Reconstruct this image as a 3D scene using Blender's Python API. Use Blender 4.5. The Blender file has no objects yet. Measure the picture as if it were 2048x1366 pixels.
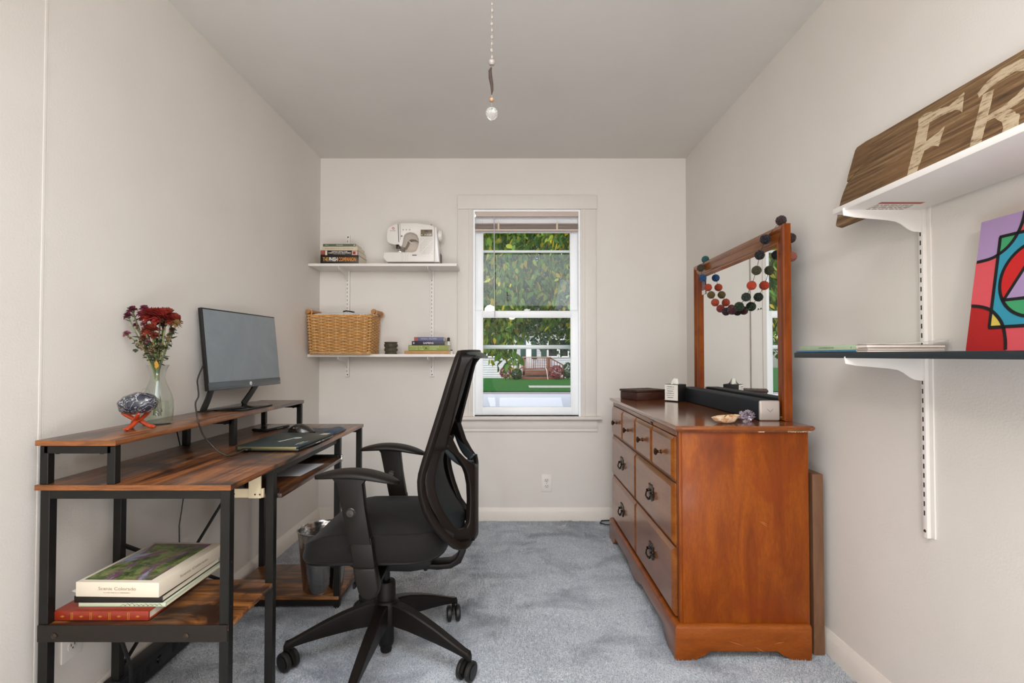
import bpy, bmesh, math, random
import numpy as np
from mathutils import Vector as V, Matrix, noise
# ------------------------------------------------------------------ camera, world, light, exposure
C = bpy.context.scene.collection
SC = bpy.context.scene
PI = math.pi
cd = bpy.data.cameras.new('camera'); cam = bpy.data.objects.new('camera', cd); C.objects.link(cam)
cd.sensor_width = 36; cd.lens = 18.0; cd.shift_y = 0.00407; cd.clip_start = 0.02; cd.clip_end = 300
cam.location = (0, 0, 1.1065); cam.rotation_euler = (math.radians(91.1), 0, 0)
SC.camera = cam
SC.view_settings.view_transform = 'Standard'; SC.view_settings.look = 'None'
SC.view_settings.exposure = 0.0; SC.view_settings.gamma = 1.0; SC.view_settings.use_curve_mapping = False
SC.cycles.max_bounces = 10; SC.cycles.diffuse_bounces = 6; SC.cycles.transparent_max_bounces = 16
SC.cycles.sample_clamp_indirect = 6.0; SC.cycles.use_denoising = True
wd = bpy.data.worlds.new('world'); SC.world = wd; wd.use_nodes = True
wn = wd.node_tree.nodes; wl = wd.node_tree.links
sky = wn.new('ShaderNodeTexSky'); sky.sky_type = 'NISHITA'; sky.sun_disc = False
sky.sun_elevation = math.radians(38); sky.sun_rotation = math.radians(200); sky.dust_density = 2.0
wn['Background'].inputs[1].default_value = 0.30
wl.new(sky.outputs[0], wn['Background'].inputs[0])

def lamp(name, kind, loc, energy, color, rot=(0, 0, 0), **k):
    l = bpy.data.lights.new(name, kind); l.energy = energy; l.color = color
    for a, v in k.items(): setattr(l, a, v)
    o = bpy.data.objects.new(name, l); o.location = loc; o.rotation_euler = rot; C.objects.link(o); return o
# sun outside: stands behind this house, lights the yard and the street, never enters the window
lamp('sun', 'SUN', (0, -20, 30), 2.6, (1.0, 0.95, 0.86), (math.radians(42), 0, math.radians(-72)), angle=math.radians(1.0))
# room light: lamps behind the camera, the fixture widened into a panel, added fill
lamp('standing_lamp_light', 'POINT', (-0.40, -2.20, 1.92), 48, (1.0, 0.96, 0.92), shadow_soft_size=0.10)
lamp('second_lamp_light', 'POINT', (0.0, -1.05, 1.735), 30, (1.0, 0.95, 0.90), shadow_soft_size=0.06)
lamp('fixture_fill_light', 'AREA', (0.0, 0.40, 2.08), 14, (0.86, 0.93, 1.0), (math.radians(48), 0, 0), shape='RECTANGLE', size=1.7, size_y=0.8, spread=math.radians(110))  # fixture light widened into a panel, shifted and tilted to brighten the back wall
for x_, e_, w_ in ((-0.88, 16, 0.6), (1.0, 8, 0.3)): lamp('bounce_fill_light', 'AREA', (x_, -2.2, 2.36), e_, (0.86, 0.94, 1.0), (math.radians(20), 0, 0), shape='RECTANGLE', size=w_, size_y=2.0)  # added strips standing in for light bounced off the ceiling
lamp('upward_fill_light', 'AREA', (0.0, -0.9, 0.25), 42, (0.87, 0.94, 1.0), (math.radians(160), 0, 0), shape='RECTANGLE', size=1.6, size_y=1.0)  # added unseen panel facing up, only there to brighten the ceiling

# ------------------------------------------------------------------ helpers
R = random.Random(11)
def lin(c):
    if isinstance(c, str): c = [int(c[i:i + 2], 16) for i in (1, 3, 5)]
    return tuple((x / 255 / 12.92) if x / 255 <= .04045 else ((x / 255 + .055) / 1.055) ** 2.4 for x in c[:3]) + (1,)
WM = {}
class MB:
    def __init__(s): s.b = bmesh.new()
    def _merge(s, t, M=None):
        me = bpy.data.meshes.new('t'); t.to_mesh(me); t.free()
        if M is not None: me.transform(M)
        s.b.from_mesh(me); bpy.data.meshes.remove(me); return s
    def box(s, x0, x1, y0, y1, z0, z1, bev=0, M=None, seg=2):
        t = bmesh.new(); bmesh.ops.create_cube(t, size=1)
        for v in t.verts: v.co = V((x0 + (v.co.x + .5) * (x1 - x0), y0 + (v.co.y + .5) * (y1 - y0), z0 + (v.co.z + .5) * (z1 - z0)))
        if bev: bmesh.ops.bevel(t, geom=t.edges[:], offset=bev, segments=seg, affect='EDGES', profile=.5)
        return s._merge(t, M)
    def prism(s, pts, plane, a, b, bev=0, M=None, seg=2):
        t = bmesh.new()
        f = {'xy': lambda p, h: (p[0], p[1], h), 'xz': lambda p, h: (p[0], h, p[1]), 'yz': lambda p, h: (h, p[0], p[1])}[plane]
        lo = [t.verts.new(f(p, a)) for p in pts]; hi = [t.verts.new(f(p, b)) for p in pts]
        n = len(pts); t.faces.new(lo); t.faces.new(hi[::-1])
        for i in range(n): t.faces.new((lo[i], lo[(i + 1) % n], hi[(i + 1) % n], hi[i]))
        bmesh.ops.recalc_face_normals(t, faces=t.faces[:])
        if bev:
            es = [e for e in t.edges if all(v in lo for v in e.verts) or all(v in hi for v in e.verts)]
            bmesh.ops.bevel(t, geom=es, offset=bev, segments=seg, affect='EDGES', profile=.5)
        return s._merge(t, M)
    def lathe(s, prof, n=20, M=None, cap=True, flute=None):
        t = bmesh.new(); rings = []
        for r, z in prof:
            rings.append([t.verts.new(((r * (1 + (flute(a, z) if flute else 0))) * math.cos(a), (r * (1 + (flute(a, z) if flute else 0))) * math.sin(a), z)) for a in [2 * PI * k / n for k in range(n)]])
        for i in range(len(rings) - 1):
            for k in range(n): t.faces.new((rings[i][k], rings[i][(k + 1) % n], rings[i + 1][(k + 1) % n], rings[i + 1][k]))
        if cap: t.faces.new(rings[0][::-1]); t.faces.new(rings[-1])
        return s._merge(t, M)
    def tube(s, path, r, n=8, closed=False, flat=None, ref=None, M=None):
        """sweep a circle (or an ellipse / rounded box given by flat=(w,h)) along a path"""
        t = bmesh.new(); P = [V(p) for p in path]; m = len(P); rings = []; prev = None
        for i, p in enumerate(P):
            a = P[(i - 1) % m] if (i or closed) else p; b = P[(i + 1) % m] if (i < m - 1 or closed) else p
            d = (b - a)
            if d.length < 1e-9: d = V((0, 0, 1))
            d.normalize()
            if ref is not None: u = V(ref) - d * V(ref).dot(d)
            elif prev is None:
                q = V((0, 0, 1)) if abs(d.z) < .9 else V((1, 0, 0)); u = q - d * q.dot(d)
            else: u = prev - d * prev.dot(d)
            u.normalize(); prev = u; w = d.cross(u)
            rr = r[i] if isinstance(r, (list, tuple)) else r
            fl = flat[i] if isinstance(flat, list) else flat
            ring = []
            for k in range(n):
                ang = 2 * PI * (k + .5) / n; cx, cy = math.cos(ang), math.sin(ang)
                if fl: 
                    e = .35 if n > 4 else 1
                    x = math.copysign(abs(cx) ** e, cx) * fl[0]; y = math.copysign(abs(cy) ** e, cy) * fl[1]
                    if n == 4: x = math.copysign(fl[0], cx); y = math.copysign(fl[1], cy)
                else: x, y = cx * rr, cy * rr
                ring.append(t.verts.new(p + u * x + w * y))
            rings.append(ring)
        for i in range(m if closed else m - 1):
            A, B = rings[i], rings[(i + 1) % m]
            for k in range(n): t.faces.new((A[k], A[(k + 1) % n], B[(k + 1) % n], B[k]))
        if not closed: t.faces.new(rings[0][::-1]); t.faces.new(rings[-1])
        return s._merge(t, M)
    def ball(s, c, r, sub=2, sc=(1, 1, 1), jit=0, M=None, seed=0):
        t = bmesh.new(); bmesh.ops.create_icosphere(t, subdivisions=sub, radius=1)
        for v in t.verts:
            k = 1 + (jit * noise.noise(v.co * 2.3 + V((seed * 7.1, seed, 3))) if jit else 0)
            v.co = V(c) + V((v.co.x * sc[0], v.co.y * sc[1], v.co.z * sc[2])) * r * k
        return s._merge(t, M)
    def grid(s, f, nu, nv, M=None, cu=False, cv=False):
        t = bmesh.new(); g = [[t.verts.new(f(i / (nu if cu else nu - 1), j / (nv if cv else nv - 1))) for j in range(nv)] for i in range(nu)]
        for i in range(nu if cu else nu - 1):
            for j in range(nv if cv else nv - 1):
                t.faces.new((g[i][j], g[(i + 1) % nu][j], g[(i + 1) % nu][(j + 1) % nv], g[i][(j + 1) % nv]))
        return s._merge(t, M)
    def quad(s, *p):
        s.b.faces.new([s.b.verts.new(q) for q in p]); return s
def mesh(mb, name='m', smooth=35, recalc=True):
    b = mb.b
    if recalc: bmesh.ops.recalc_face_normals(b, faces=b.faces[:])
    if smooth:
        for f in b.faces: f.smooth = True
        lim = math.radians(smooth)
        for e in b.edges:
            if len(e.link_faces) == 2 and e.calc_face_angle(0) > lim: e.smooth = False
    me = bpy.data.meshes.new(name); b.to_mesh(me); b.free(); return me
def link(name, data, mat=None, parent=None, kind=None, label=None, M=None):
    """M None: the mesh is in world coordinates; else it is local and M is its world matrix"""
    o = bpy.data.objects.new(name, data); C.objects.link(o)
    if mat is not None and not data.materials: data.materials.append(mat)
    if parent is not None:
        o.parent = parent; P = WM[parent.name]
        if M is None: data.transform(P.inverted()); WM[o.name] = P.copy()
        else: o.matrix_local = P.inverted() @ M; WM[o.name] = M.copy()
    else:
        if M is not None: o.matrix_world = M
        WM[o.name] = (M or Matrix()).copy()
    if kind: o['kind'] = kind
    if label: o['label'] = label
    return o
def obj(name, mb, mat, parent=None, smooth=35, **k):
    return link(name, mesh(mb, name, smooth), mat, parent, **k)
def thing(name, loc, label, cat, group=None):
    o = bpy.data.objects.new(name, None); C.objects.link(o); o.location = loc; o.empty_display_size = .05
    o['label'] = label; o['category'] = cat
    if group: o['group'] = group
    WM[o.name] = Matrix.Translation(V(loc)); return o
def single(name, mb, mat, loc, label, cat, group=None, smooth=35):
    me = mesh(mb, name, smooth); M = Matrix.Translation(V(loc)); me.transform(M.inverted())
    o = link(name, me, mat, None, M=M); o['label'] = label; o['category'] = cat
    if group: o['group'] = group
    return o
def struct(name, mb, mat, parent=None, smooth=35):
    o = obj(name, mb, mat, parent, smooth)
    if parent is None: o['kind'] = 'structure'
    return o
def T(x=0, y=0, z=0, rz=0, rx=0, ry=0, s=1):
    return Matrix.Translation((x, y, z)) @ Matrix.Rotation(rz, 4, 'Z') @ Matrix.Rotation(ry, 4, 'Y') @ Matrix.Rotation(rx, 4, 'X') @ Matrix.Scale(s, 4)
def basis(o, ex, ey, ez=None):
    ex = V(ex).normalized(); ey = V(ey); ey = (ey - ex * ey.dot(ex)).normalized(); ez = ex.cross(ey)
    m = Matrix((ex, ey, ez)).transposed().to_4x4(); m.translation = V(o); return m
def smooth_path(p, n=5):
    P = [V(q) for q in p]; out = []
    for i in range(len(P) - 1):
        a, b, c, d = P[max(0, i - 1)], P[i], P[i + 1], P[min(len(P) - 1, i + 2)]
        for k in range(n): t = k / n; out.append(.5 * (2 * b + (c - a) * t + (2 * a - 5 * b + 4 * c - d) * t * t + (3 * b - a - 3 * c + d) * t ** 3))
    return out + [P[-1]]
def text(s, o, ex, ey, h, mat, parent, name='lettering', width=None, ext=.0002, bold=0, shear=0):
    """flat print: text s, its lower middle at o, reading along ex, upright along ey, capital height h"""
    cu = bpy.data.curves.new('t', 'FONT'); cu.body = s; cu.size = 1; cu.align_x = 'CENTER'; cu.extrude = 0; cu.offset = bold; cu.shear = shear
    cu.resolution_u = 3
    t = bpy.data.objects.new('t', cu); C.objects.link(t)
    dg = bpy.context.evaluated_depsgraph_get(); me = bpy.data.meshes.new_from_object(t.evaluated_get(dg)); bpy.data.objects.remove(t)
    k = h / .70; xs = [v.co.x for v in me.vertices] or [0, 1]; w = (max(xs) - min(xs)) * k; kx = k * (width / w if width else 1)
    me.transform(basis(o, ex, ey) @ Matrix.Diagonal((kx, k, 1, 1)))
    me.materials.clear(); nrm = V(ex).cross(V(ey)).normalized() * .0006
    for v in me.vertices: v.co += nrm
    return link(name, me, mat, parent)
def bars(parent, o, ex, ey, w, h, mat, words=3, name='small_print'):
    """print too small to read: a row of short marks"""
    q = random.Random(int(w * 1e6)); m = MB(); M = basis(V(o) + V(ex).cross(V(ey)).normalized() * .0006, ex, ey); x = -w / 2
    while x < w / 2 - h * .3:
        l = min(q.uniform(.5, 1.0) * h, w / 2 - x); m.quad(*[M @ V(p) for p in ((x, 0, 0), (x + l * .7, 0, 0), (x + l * .7, h, 0), (x, h, 0))]); x += l + (h * .8 if q.random() < .2 else 0)
    return obj(name, m, mat, parent, smooth=0, kind='stuff')
# ------------------------------------------------------------------ materials
class N:
    def __init__(s, name):
        s.m = bpy.data.materials.new(name); s.m.use_nodes = True; s.t = s.m.node_tree; s.n = s.t.nodes; s.p = s.n['Principled BSDF']; s.out = s.n['Material Output']
    def new(s, k, **kw):
        x = s.n.new(k)
        for a, v in kw.items():
            if isinstance(a, str) and not a.startswith('i_'): setattr(x, a, v)
            else: x.inputs[int(a[2:]) if a[2:].isdigit() else a[2:].replace('_', ' ')].default_value = v
        return x
    def l(s, a, b): s.t.links.new(a, b)
    def coords(s, scale=(1, 1, 1), rot=(0, 0, 0), kind='Object'):
        tc = s.new('ShaderNodeTexCoord'); mp = s.new('ShaderNodeMapping'); mp.inputs['Scale'].default_value = scale; mp.inputs['Rotation'].default_value = rot
        s.l(tc.outputs[kind], mp.inputs[0]); return mp.outputs[0]
    def noise(s, vec, sc, det=4, rough=.5, dist=0):
        x = s.new('ShaderNodeTexNoise'); x.inputs['Scale'].default_value = sc; x.inputs['Detail'].default_value = det
        x.inputs['Roughness'].default_value = rough; x.inputs['Distortion'].default_value = dist; s.l(vec, x.inputs['Vector']); return x.outputs[0]
    def ramp(s, fac, stops):
        x = s.new('ShaderNodeValToRGB'); e = x.color_ramp.elements
        while len(e) < len(stops): e.new(.5)
        for q, (p, c) in zip(e, stops): q.position = p; q.color = lin(c) if not isinstance(c, (int, float)) else (c, c, c, 1)
        s.l(fac, x.inputs[0]); return x.outputs[0]
    def mix(s, f, a, b, mode='MIX'):
        x = s.new('ShaderNodeMix', data_type='RGBA', blend_type=mode)
        for sock, v in ((x.inputs[0], f), (x.inputs[6], a), (x.inputs[7], b)):
            if hasattr(v, 'links') or hasattr(v, 'is_linked'): s.l(v, sock)
            else: sock.default_value = v if not isinstance(v, str) else lin(v)
        return x.outputs[2]
    def bump(s, h, st=.2, d=.002):
        x = s.new('ShaderNodeBump'); x.inputs['Strength'].default_value = st; x.inputs['Distance'].default_value = d; s.l(h, x.inputs['Height']); s.l(x.outputs[0], s.p.inputs['Normal']); return x
    def set(s, rough=None, metal=None, spec=None, coat=None, **k):
        if rough is not None: s.p.inputs['Roughness'].default_value = rough
        if metal is not None: s.p.inputs['Metallic'].default_value = metal
        if spec is not None: s.p.inputs['Specular IOR Level'].default_value = spec
        if coat is not None: s.p.inputs['Coat Weight'].default_value = coat; s.p.inputs['Coat Roughness'].default_value = .12
        return s
MC = {}
def plain(col, rough=.6, metal=0, spec=.5, coat=0, var=.06, sc=30, bump=0, bsc=400, bd=.0006):
    key = (str(col), rough, metal, spec, coat, var, sc, bump, bsc)
    if key in MC: return MC[key]
    n = N('surface'); v = n.coords(); c = lin(col)
    if var:
        f = n.noise(v, sc, 3); d = tuple(x * (1 - var) for x in c[:3]) + (1,); b = tuple(min(1, x * (1 + var)) for x in c[:3]) + (1,)
        n.l(n.mix(f, d, b), n.p.inputs['Base Color'])
    else: n.p.inputs['Base Color'].default_value = c
    n.set(rough, metal, spec, coat)
    if bump: n.bump(n.noise(v, bsc, 2), bump, bd)
    MC[key] = n.m; return n.m
def wood(name, stops, grain=(1, 14, 14), sc=4, rough=.4, coat=0, bump=.15, blotch=None, fine=60):
    n = N(name); v = n.coords(grain); f = n.noise(v, sc, 6, .62, .8); col = n.ramp(f, stops)
    g = n.noise(n.coords(tuple(x * 1.0 for x in grain)), fine, 3, .7)
    col = n.mix(n.ramp(g, [(.35, .0), (.7, .45)]), col, lin(stops[0][1]))
    if blotch:
        h = n.noise(n.coords((1, 1, 1)), blotch[0], 4, .6, 1.0); col = n.mix(n.ramp(h, [(blotch[1], 0.), (blotch[2], 1.)]), col, blotch[3])
    n.l(col, n.p.inputs['Base Color']); n.set(rough, coat=coat); n.bump(g, bump, .001); return n.m
black_plastic = plain('#110f0d', .45, var=.15, sc=20, bump=.25, bsc=900, bd=.0004)
black_metal = plain('#15130f', .45, .3, var=.2, sc=25, bump=.1)
gloss_black = plain('#060607', .12, var=0)
white_paint = plain('#e9e3dc', .5, var=.02)
chrome = plain('#c9c7c3', .2, 1.0, var=.05)
bronze = plain('#3a2c20', .35, .9, var=.3, sc=80)
screw_mat = plain('#4a4038', .4, .8, var=0)
page_mat = plain('#e9dfcb', .85, var=.08, sc=300)
white_print = plain('#f2eee4', .7, var=0)
dark_print = plain('#2c2a28', .7, var=0)
# ------------------------------------------------------------------ the room
def wall_mat(name, col, col2):
    n = N(name); v = n.coords(); n.l(n.mix(n.ramp(n.noise(v, 1.3, 4, .6), [(.35, 0.), (.65, 1.)]), col, col2), n.p.inputs['Base Color'])
    n.set(.62, spec=.35); b = n.noise(v, 160, 3, .6); n.bump(b, .35, .0012); return n.m
wallm = wall_mat('wall_paint', '#e2dcd5', '#ddd6ce')
ceilm = wall_mat('ceiling_paint', '#dcd7d2', '#d7d2cc')
trimm = plain('#e3dbd1', .42, var=.02)
XL, XR, YB, YR, ZC = -1.30, 1.18, 3.455, -3.60, 2.446
WX0, WX1, WZ0, WZ1 = -.263, .462, .698, 2.095
struct('wall_left', MB().box(XL - .12, XL, YR, YB + .16, -.1, ZC + .1), wallm)
struct('wall_right', MB().box(XR, XR + .12, YR, YB + .16, -.1, ZC + .1), wallm)
struct('wall_rear', MB().box(XL, XR, YR - .12, YR, -.1, ZC + .1), wallm)
w = MB(); w.box(XL, WX0, YB, YB + .16, -.1, ZC + .1); w.box(WX1, XR, YB, YB + .16, -.1, ZC + .1)
w.box(WX0, WX1, YB, YB + .16, -.1, WZ0); w.box(WX0, WX1, YB, YB + .16, WZ1, ZC + .1); struct('wall_back', w, wallm)
struct('ceiling', MB().box(XL, XR, YR, YB, ZC, ZC + .1), ceilm)
# carpet: an undulating backing and its pile
def carpet_h(x, y): return .005 * noise.noise(V((x * 3, y * 3, 0))) + .004 * noise.noise(V((x * 13, y * 13, 4)))
n = N('carpet'); v = n.coords(); tuft = n.noise(v, 190, 3, .75)
col = n.ramp(tuft, [(.30, '#6c7279'), (.44, '#afb4bc'), (.62, '#dde1e7')])
pt = n.noise(n.coords((1.0, 1.6, 1)), 2.4, 5, .6, .6); col = n.mix(n.ramp(pt, [(.32, .6), (.50, .0)]), col, '#565c68')
n.l(col, n.p.inputs['Base Color']); n.set(.95, spec=.1); n.p.inputs['Sheen Weight'].default_value = .3; n.bump(tuft, .6, .004); carpetm = n.m
f = MB(); f.grid(lambda u, q: V((XL + (XR - XL) * u, YR + (YB - YR) * q, carpet_h(XL + (XR - XL) * u, YR + (YB - YR) * q))), 120, 260)
f.box(XL, XR, YR, YB, -.1, -.02)
floor = struct('floor', f, carpetm)
rs = np.random.RandomState(5); nt = 230000
tx = rs.uniform(XL + .017, XR - .017, nt); ty = 1.35 + (YB - .02 - 1.35) * rs.uniform(0, 1, nt) ** 1.0
cx_, cy_ = (tx * 60).astype(int), (ty * 60).astype(int)
hz = np.array([carpet_h(a / 20, b / 20) for a in range(-27, 25) for b in range(26, 71)]).reshape(52, 45)
gx = np.clip((tx * 20).astype(int) + 27, 0, 51); gy = np.clip((ty * 20).astype(int) - 26, 0, 44)
bz = hz[gx, gy] - .004
an = rs.uniform(0, 2 * PI, nt); ln = rs.uniform(.007, .013, nt); lean = rs.normal(0, .0035, (nt, 2)); wdt = rs.uniform(.0016, .0027, nt)
dirn = np.stack([np.sin(ty * 5 + np.sin(tx * 4) * 2) * .002, np.cos(tx * 7 + ty * 3) * .003], 1)
co = np.zeros((nt, 4, 3), np.float32)
for k in range(3):
    co[:, k, 0] = tx + np.cos(an + k * 2.0944) * wdt; co[:, k, 1] = ty + np.sin(an + k * 2.0944) * wdt; co[:, k, 2] = bz
co[:, 3, 0] = tx + lean[:, 0] + dirn[:, 0]; co[:, 3, 1] = ty + lean[:, 1] + dirn[:, 1]; co[:, 3, 2] = bz + ln
def raw_mesh(name, verts, faces, k, mat, parent=None, attr=None, **kw):
    me = bpy.data.meshes.new(name); nv = len(verts); nf = len(faces)
    me.vertices.add(nv); me.vertices.foreach_set('co', verts.astype(np.float32).ravel()); me.loops.add(nf * k)
    me.loops.foreach_set('vertex_index', faces.astype(np.int32).ravel()); me.polygons.add(nf)
    me.polygons.foreach_set('loop_start', np.arange(0, nf * k, k, dtype=np.int32)); me.polygons.foreach_set('loop_total', np.full(nf, k, dtype=np.int32))
    me.update(calc_edges=True)
    if attr is not None:
        a = me.attributes.new('tint', 'FLOAT', 'POINT'); a.data.foreach_set('value', attr.astype(np.float32))
    return link(name, me, mat, parent, **kw)
ix = np.arange(nt)[:, None] * 4
fc = np.concatenate([ix + np.array([[0, 1, 3]]), ix + np.array([[1, 2, 3]]), ix + np.array([[2, 0, 3]])])
raw_mesh('carpet_pile', co.reshape(-1, 3), fc, 3, carpetm, floor, kind='stuff')
# baseboards
prof = [(0, 0), (.016, 0), (.016, .062), (.013, .068), (.0095, .078), (.004, .088), (0, .088)]
struct('baseboard_left', MB().prism([(XL + a, z) for a, z in prof], 'xz', YR, YB), trimm)
struct('baseboard_right', MB().prism([(XR - a, z) for a, z in prof], 'xz', YR, YB), trimm)
struct('baseboard_back', MB().prism([(YB - a, z) for a, z in prof], 'yz', XL, XR), trimm)
struct('trim_1', MB().box(XL, XL + .0009, 1.408, 1.420, .088, ZC, .001), wallm)
# ------------------------------------------------------------------ window
win = bpy.data.objects.new('window_1', None); C.objects.link(win); win['kind'] = 'structure'; WM['window_1'] = Matrix()
casem = plain('#dfd8d0', .5, var=.02); sashm = plain('#fafcff', .35, var=.02)
obj('head_casing', MB().box(-.368, .574, YB - .020, YB, 2.095, 2.190, .003), casem, win)
for x0, x1, e in ((-.368, WX0, .0), (WX1, .568, .0)):
    m = MB().box(x0, x1, YB - .016, YB, WZ0, 2.095, .003); obj('side_casing', m, casem, win)
    b0, b1 = (x0 + .075, x0 + .092) if x0 < 0 else (x0 + .013, x0 + .030)
    obj('casing_bead', MB().box(b0, b1, YB - .021, YB - .014, WZ0, 2.094, .002), casem, win)
obj('window_stool', MB().prism([(YB + .1, .676), (YB - .045, .676), (YB - .052, .681), (YB - .053, .690), (YB - .046, .698), (YB + .1, .698)], 'yz', -.375, .597, .001), casem, win)
obj('window_apron', MB().prism([(YB, .598), (YB - .014, .598), (YB - .014, .606), (YB - .009, .612), (YB - .013, .618), (YB - .016, .640), (YB - .018, .676), (YB, .676)], 'yz', -.362, .574), casem, win)
j = MB(); j.box(WX0 - .004, WX0 + .012, YB - .002, YB + .16, WZ0, WZ1); j.box(WX1 - .012, WX1 + .004, YB - .002, YB + .16, WZ0, WZ1)
j.box(WX0 + .0119, WX1 - .0119, YB - .0015, YB + .16, WZ1 - .012, WZ1 + .004); j.box(WX0, WX1, YB + .05, YB + .19, WZ0 - .03, WZ0 + .004); obj('jamb', j, sashm, win)
def frame_mb(x0, x1, z0, z1, y0, y1, l, r, b, t, bev=.002):
    m = MB(); m.box(x0, x0 + l, y0, y1, z0, z1, bev); m.box(x1 - r, x1, y0, y1, z0, z1, bev)
    m.box(x0 + l, x1 - r, y0 + .001, y1 - .001, z0, z0 + b, bev); m.box(x0 + l, x1 - r, y0 + .001, y1 - .001, z1 - t, z1, bev); return m
g = N('window_glass'); g.n.remove(g.p); tr = g.new('ShaderNodeBsdfTransparent'); gl = g.new('ShaderNodeBsdfGlossy'); gl.inputs['Roughness'].default_value = .015
tr.inputs[0].default_value = (.96, .975, .97, 1); fr = g.new('ShaderNodeFresnel'); fr.inputs[0].default_value = 1.45; mx = g.new('ShaderNodeMixShader')
g.l(fr.outputs[0], mx.inputs[0]); g.l(tr.outputs[0], mx.inputs[1]); g.l(gl.outputs[0], mx.inputs[2]); g.l(mx.outputs[0], g.out.inputs[0]); glassm = g.m
def pane(name, x0, x1, z0, z1, y, parent): obj(name, MB().quad((x0, y, z0), (x1, y, z0), (x1, y, z1), (x0, y, z1)), glassm, parent, smooth=0)
lo = obj('lower_sash', frame_mb(-.256, .458, .702, 1.410, 3.485, 3.520, .053, .053, .048, .040), sashm, win)
pane('glass_pane', -.205, .407, .748, 1.372, 3.503, lo)
obj('putty_bead', frame_mb(-.205, .407, .748, 1.372, 3.489, 3.500, .008, .008, .008, .008, .001), sashm, lo)
up = obj('upper_sash', frame_mb(-.256, .458, 1.375, 2.090, 3.525, 3.560, .053, .053, .036, .130), sashm, win)
pane('glass_pane', -.205, .407, 1.410, 1.962, 3.543, up)
obj('putty_bead', frame_mb(-.205, .407, 1.408, 1.962, 3.529, 3.540, .007, .007, .007, .007, .001), sashm, up)
st = obj('storm_window', frame_mb(-.262, .462, .700, 2.092, 3.585, 3.600, .052, .052, .05, .06), sashm, win)
obj('storm_rail', MB().box(-.21, .412, 3.583, 3.600, 1.829, 1.846, .002), sashm, st)
obj('storm_rail', MB().box(-.21, .412, 3.580, 3.598, 1.152, 1.180, .002), plain('#c9cdcf', .4, .3), st)
obj('sash_lock', MB().lathe([(.018, 0), (.018, .006), (.010, .010), (.007, .016)], 16, T(.10, 3.503, 1.410)).box(.085, .125, 3.498, 3.507, 1.416, 1.423, .002), sashm, win)
# sash cord channel strips at the upper side of the frame
obj('sash_track', MB().box(WX0 + .012, WX0 + .018, 3.522, 3.530, 1.41, 2.08).box(WX1 - .018, WX1 - .012, 3.522, 3.530, 1.41, 2.08), sashm, win)
# blind
bl = thing('window_blind', (.1, 3.47, 2.06), 'raised slatted window blind with a thin hanging wand, stacked under its head rail', 'blind')
blm = plain('#cbb9ae', .5, var=.03)  # white blind, its backlit shade put into the colour
obj('head_rail', MB().box(-.252, .456, 3.459, 3.484, 2.050, 2.088, .003), blm, bl)
for x in (-.257, .450): obj('end_bracket', MB().box(x, x + .012, 3.457, 3.484, 2.046, 2.092, .001), chrome, bl)
sl = MB()
for k in range(9):
    z = 1.968 + k * .0042
    sl.prism([(3.461, z), (3.472, z + .0022), (3.483, z), (3.483, z + .0012), (3.472, z + .0034), (3.461, z + .0012)], 'yz', -.252, .454)
s_ = obj('slat_stack', sl, blm, bl, kind='stuff')
obj('bottom_rail', MB().box(-.254, .455, 3.460, 3.484, 1.952, 1.966, .003), blm, bl)
for x in (-.092, .306):
    obj('ladder_tape', MB().box(x - .006, x + .006, 3.4575, 3.4590, 1.953, 2.008, .0004), plain('#d9c6b2', .8, var=.05), bl)
    obj('lift_cord', MB().tube([(x, 3.47, 2.05), (x, 3.47, 2.0)], .0008, 5), white_paint, bl)
obj('tilt_wand', MB().tube([(-.121, 3.452, 2.05), (-.121, 3.450, 2.03), (-.119, 3.449, 1.60), (-.116, 3.449, 1.365)], .0035, 6), plain('#c9c4c4', .25, var=0), bl)
obj('wand_hook', MB().tube([(-.121, 3.462, 2.056), (-.121, 3.452, 2.052), (-.121, 3.452, 2.045)], .0016, 5), chrome, bl)
# ------------------------------------------------------------------ outside
GZ = -.62
grassm = N('grass'); v = grassm.coords(); fz = grassm.noise(v, 9, 6, .7); grassm.l(grassm.ramp(fz, [(.3, '#1f4a1a'), (.55, '#306428'), (.75, '#4f7838')]), grassm.p.inputs['Base Color']); grassm.set(.95, spec=.1); grassm = grassm.m
roadm = N('road'); v = roadm.coords(); roadm.l(roadm.mix(roadm.ramp(roadm.noise(roadm.coords((.5, 2, 1)), 1.2, 6, .7), [(.62, 0.), (.72, .5)]), roadm.ramp(roadm.noise(v, 30, 5), [(.3, '#bfbdbf'), (.7, '#d2d0d2')]), '#6b6862'), roadm.p.inputs['Base Color']); roadm.set(.9); roadm = roadm.m
struct('ground', MB().box(-40, 40, 3.7, 14.5, GZ - .3, GZ).box(-40, 40, 23.4, 70, GZ - .3, GZ + .06), grassm)
struct('road', MB().box(-40, 40, 14.5, 23.2, GZ - .3, GZ - .02), roadm)
struct('kerb', MB().box(-40, 40, 23.2, 23.9, GZ - .3, GZ + .06, .02), plain('#8f8d8c', .9, var=.15, sc=6))
struct('garden_path', MB().box(.9, 9, 26.6, 28.2, GZ, GZ + .075, .01), plain('#a9a49b', .9, var=.15, sc=5))
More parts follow.
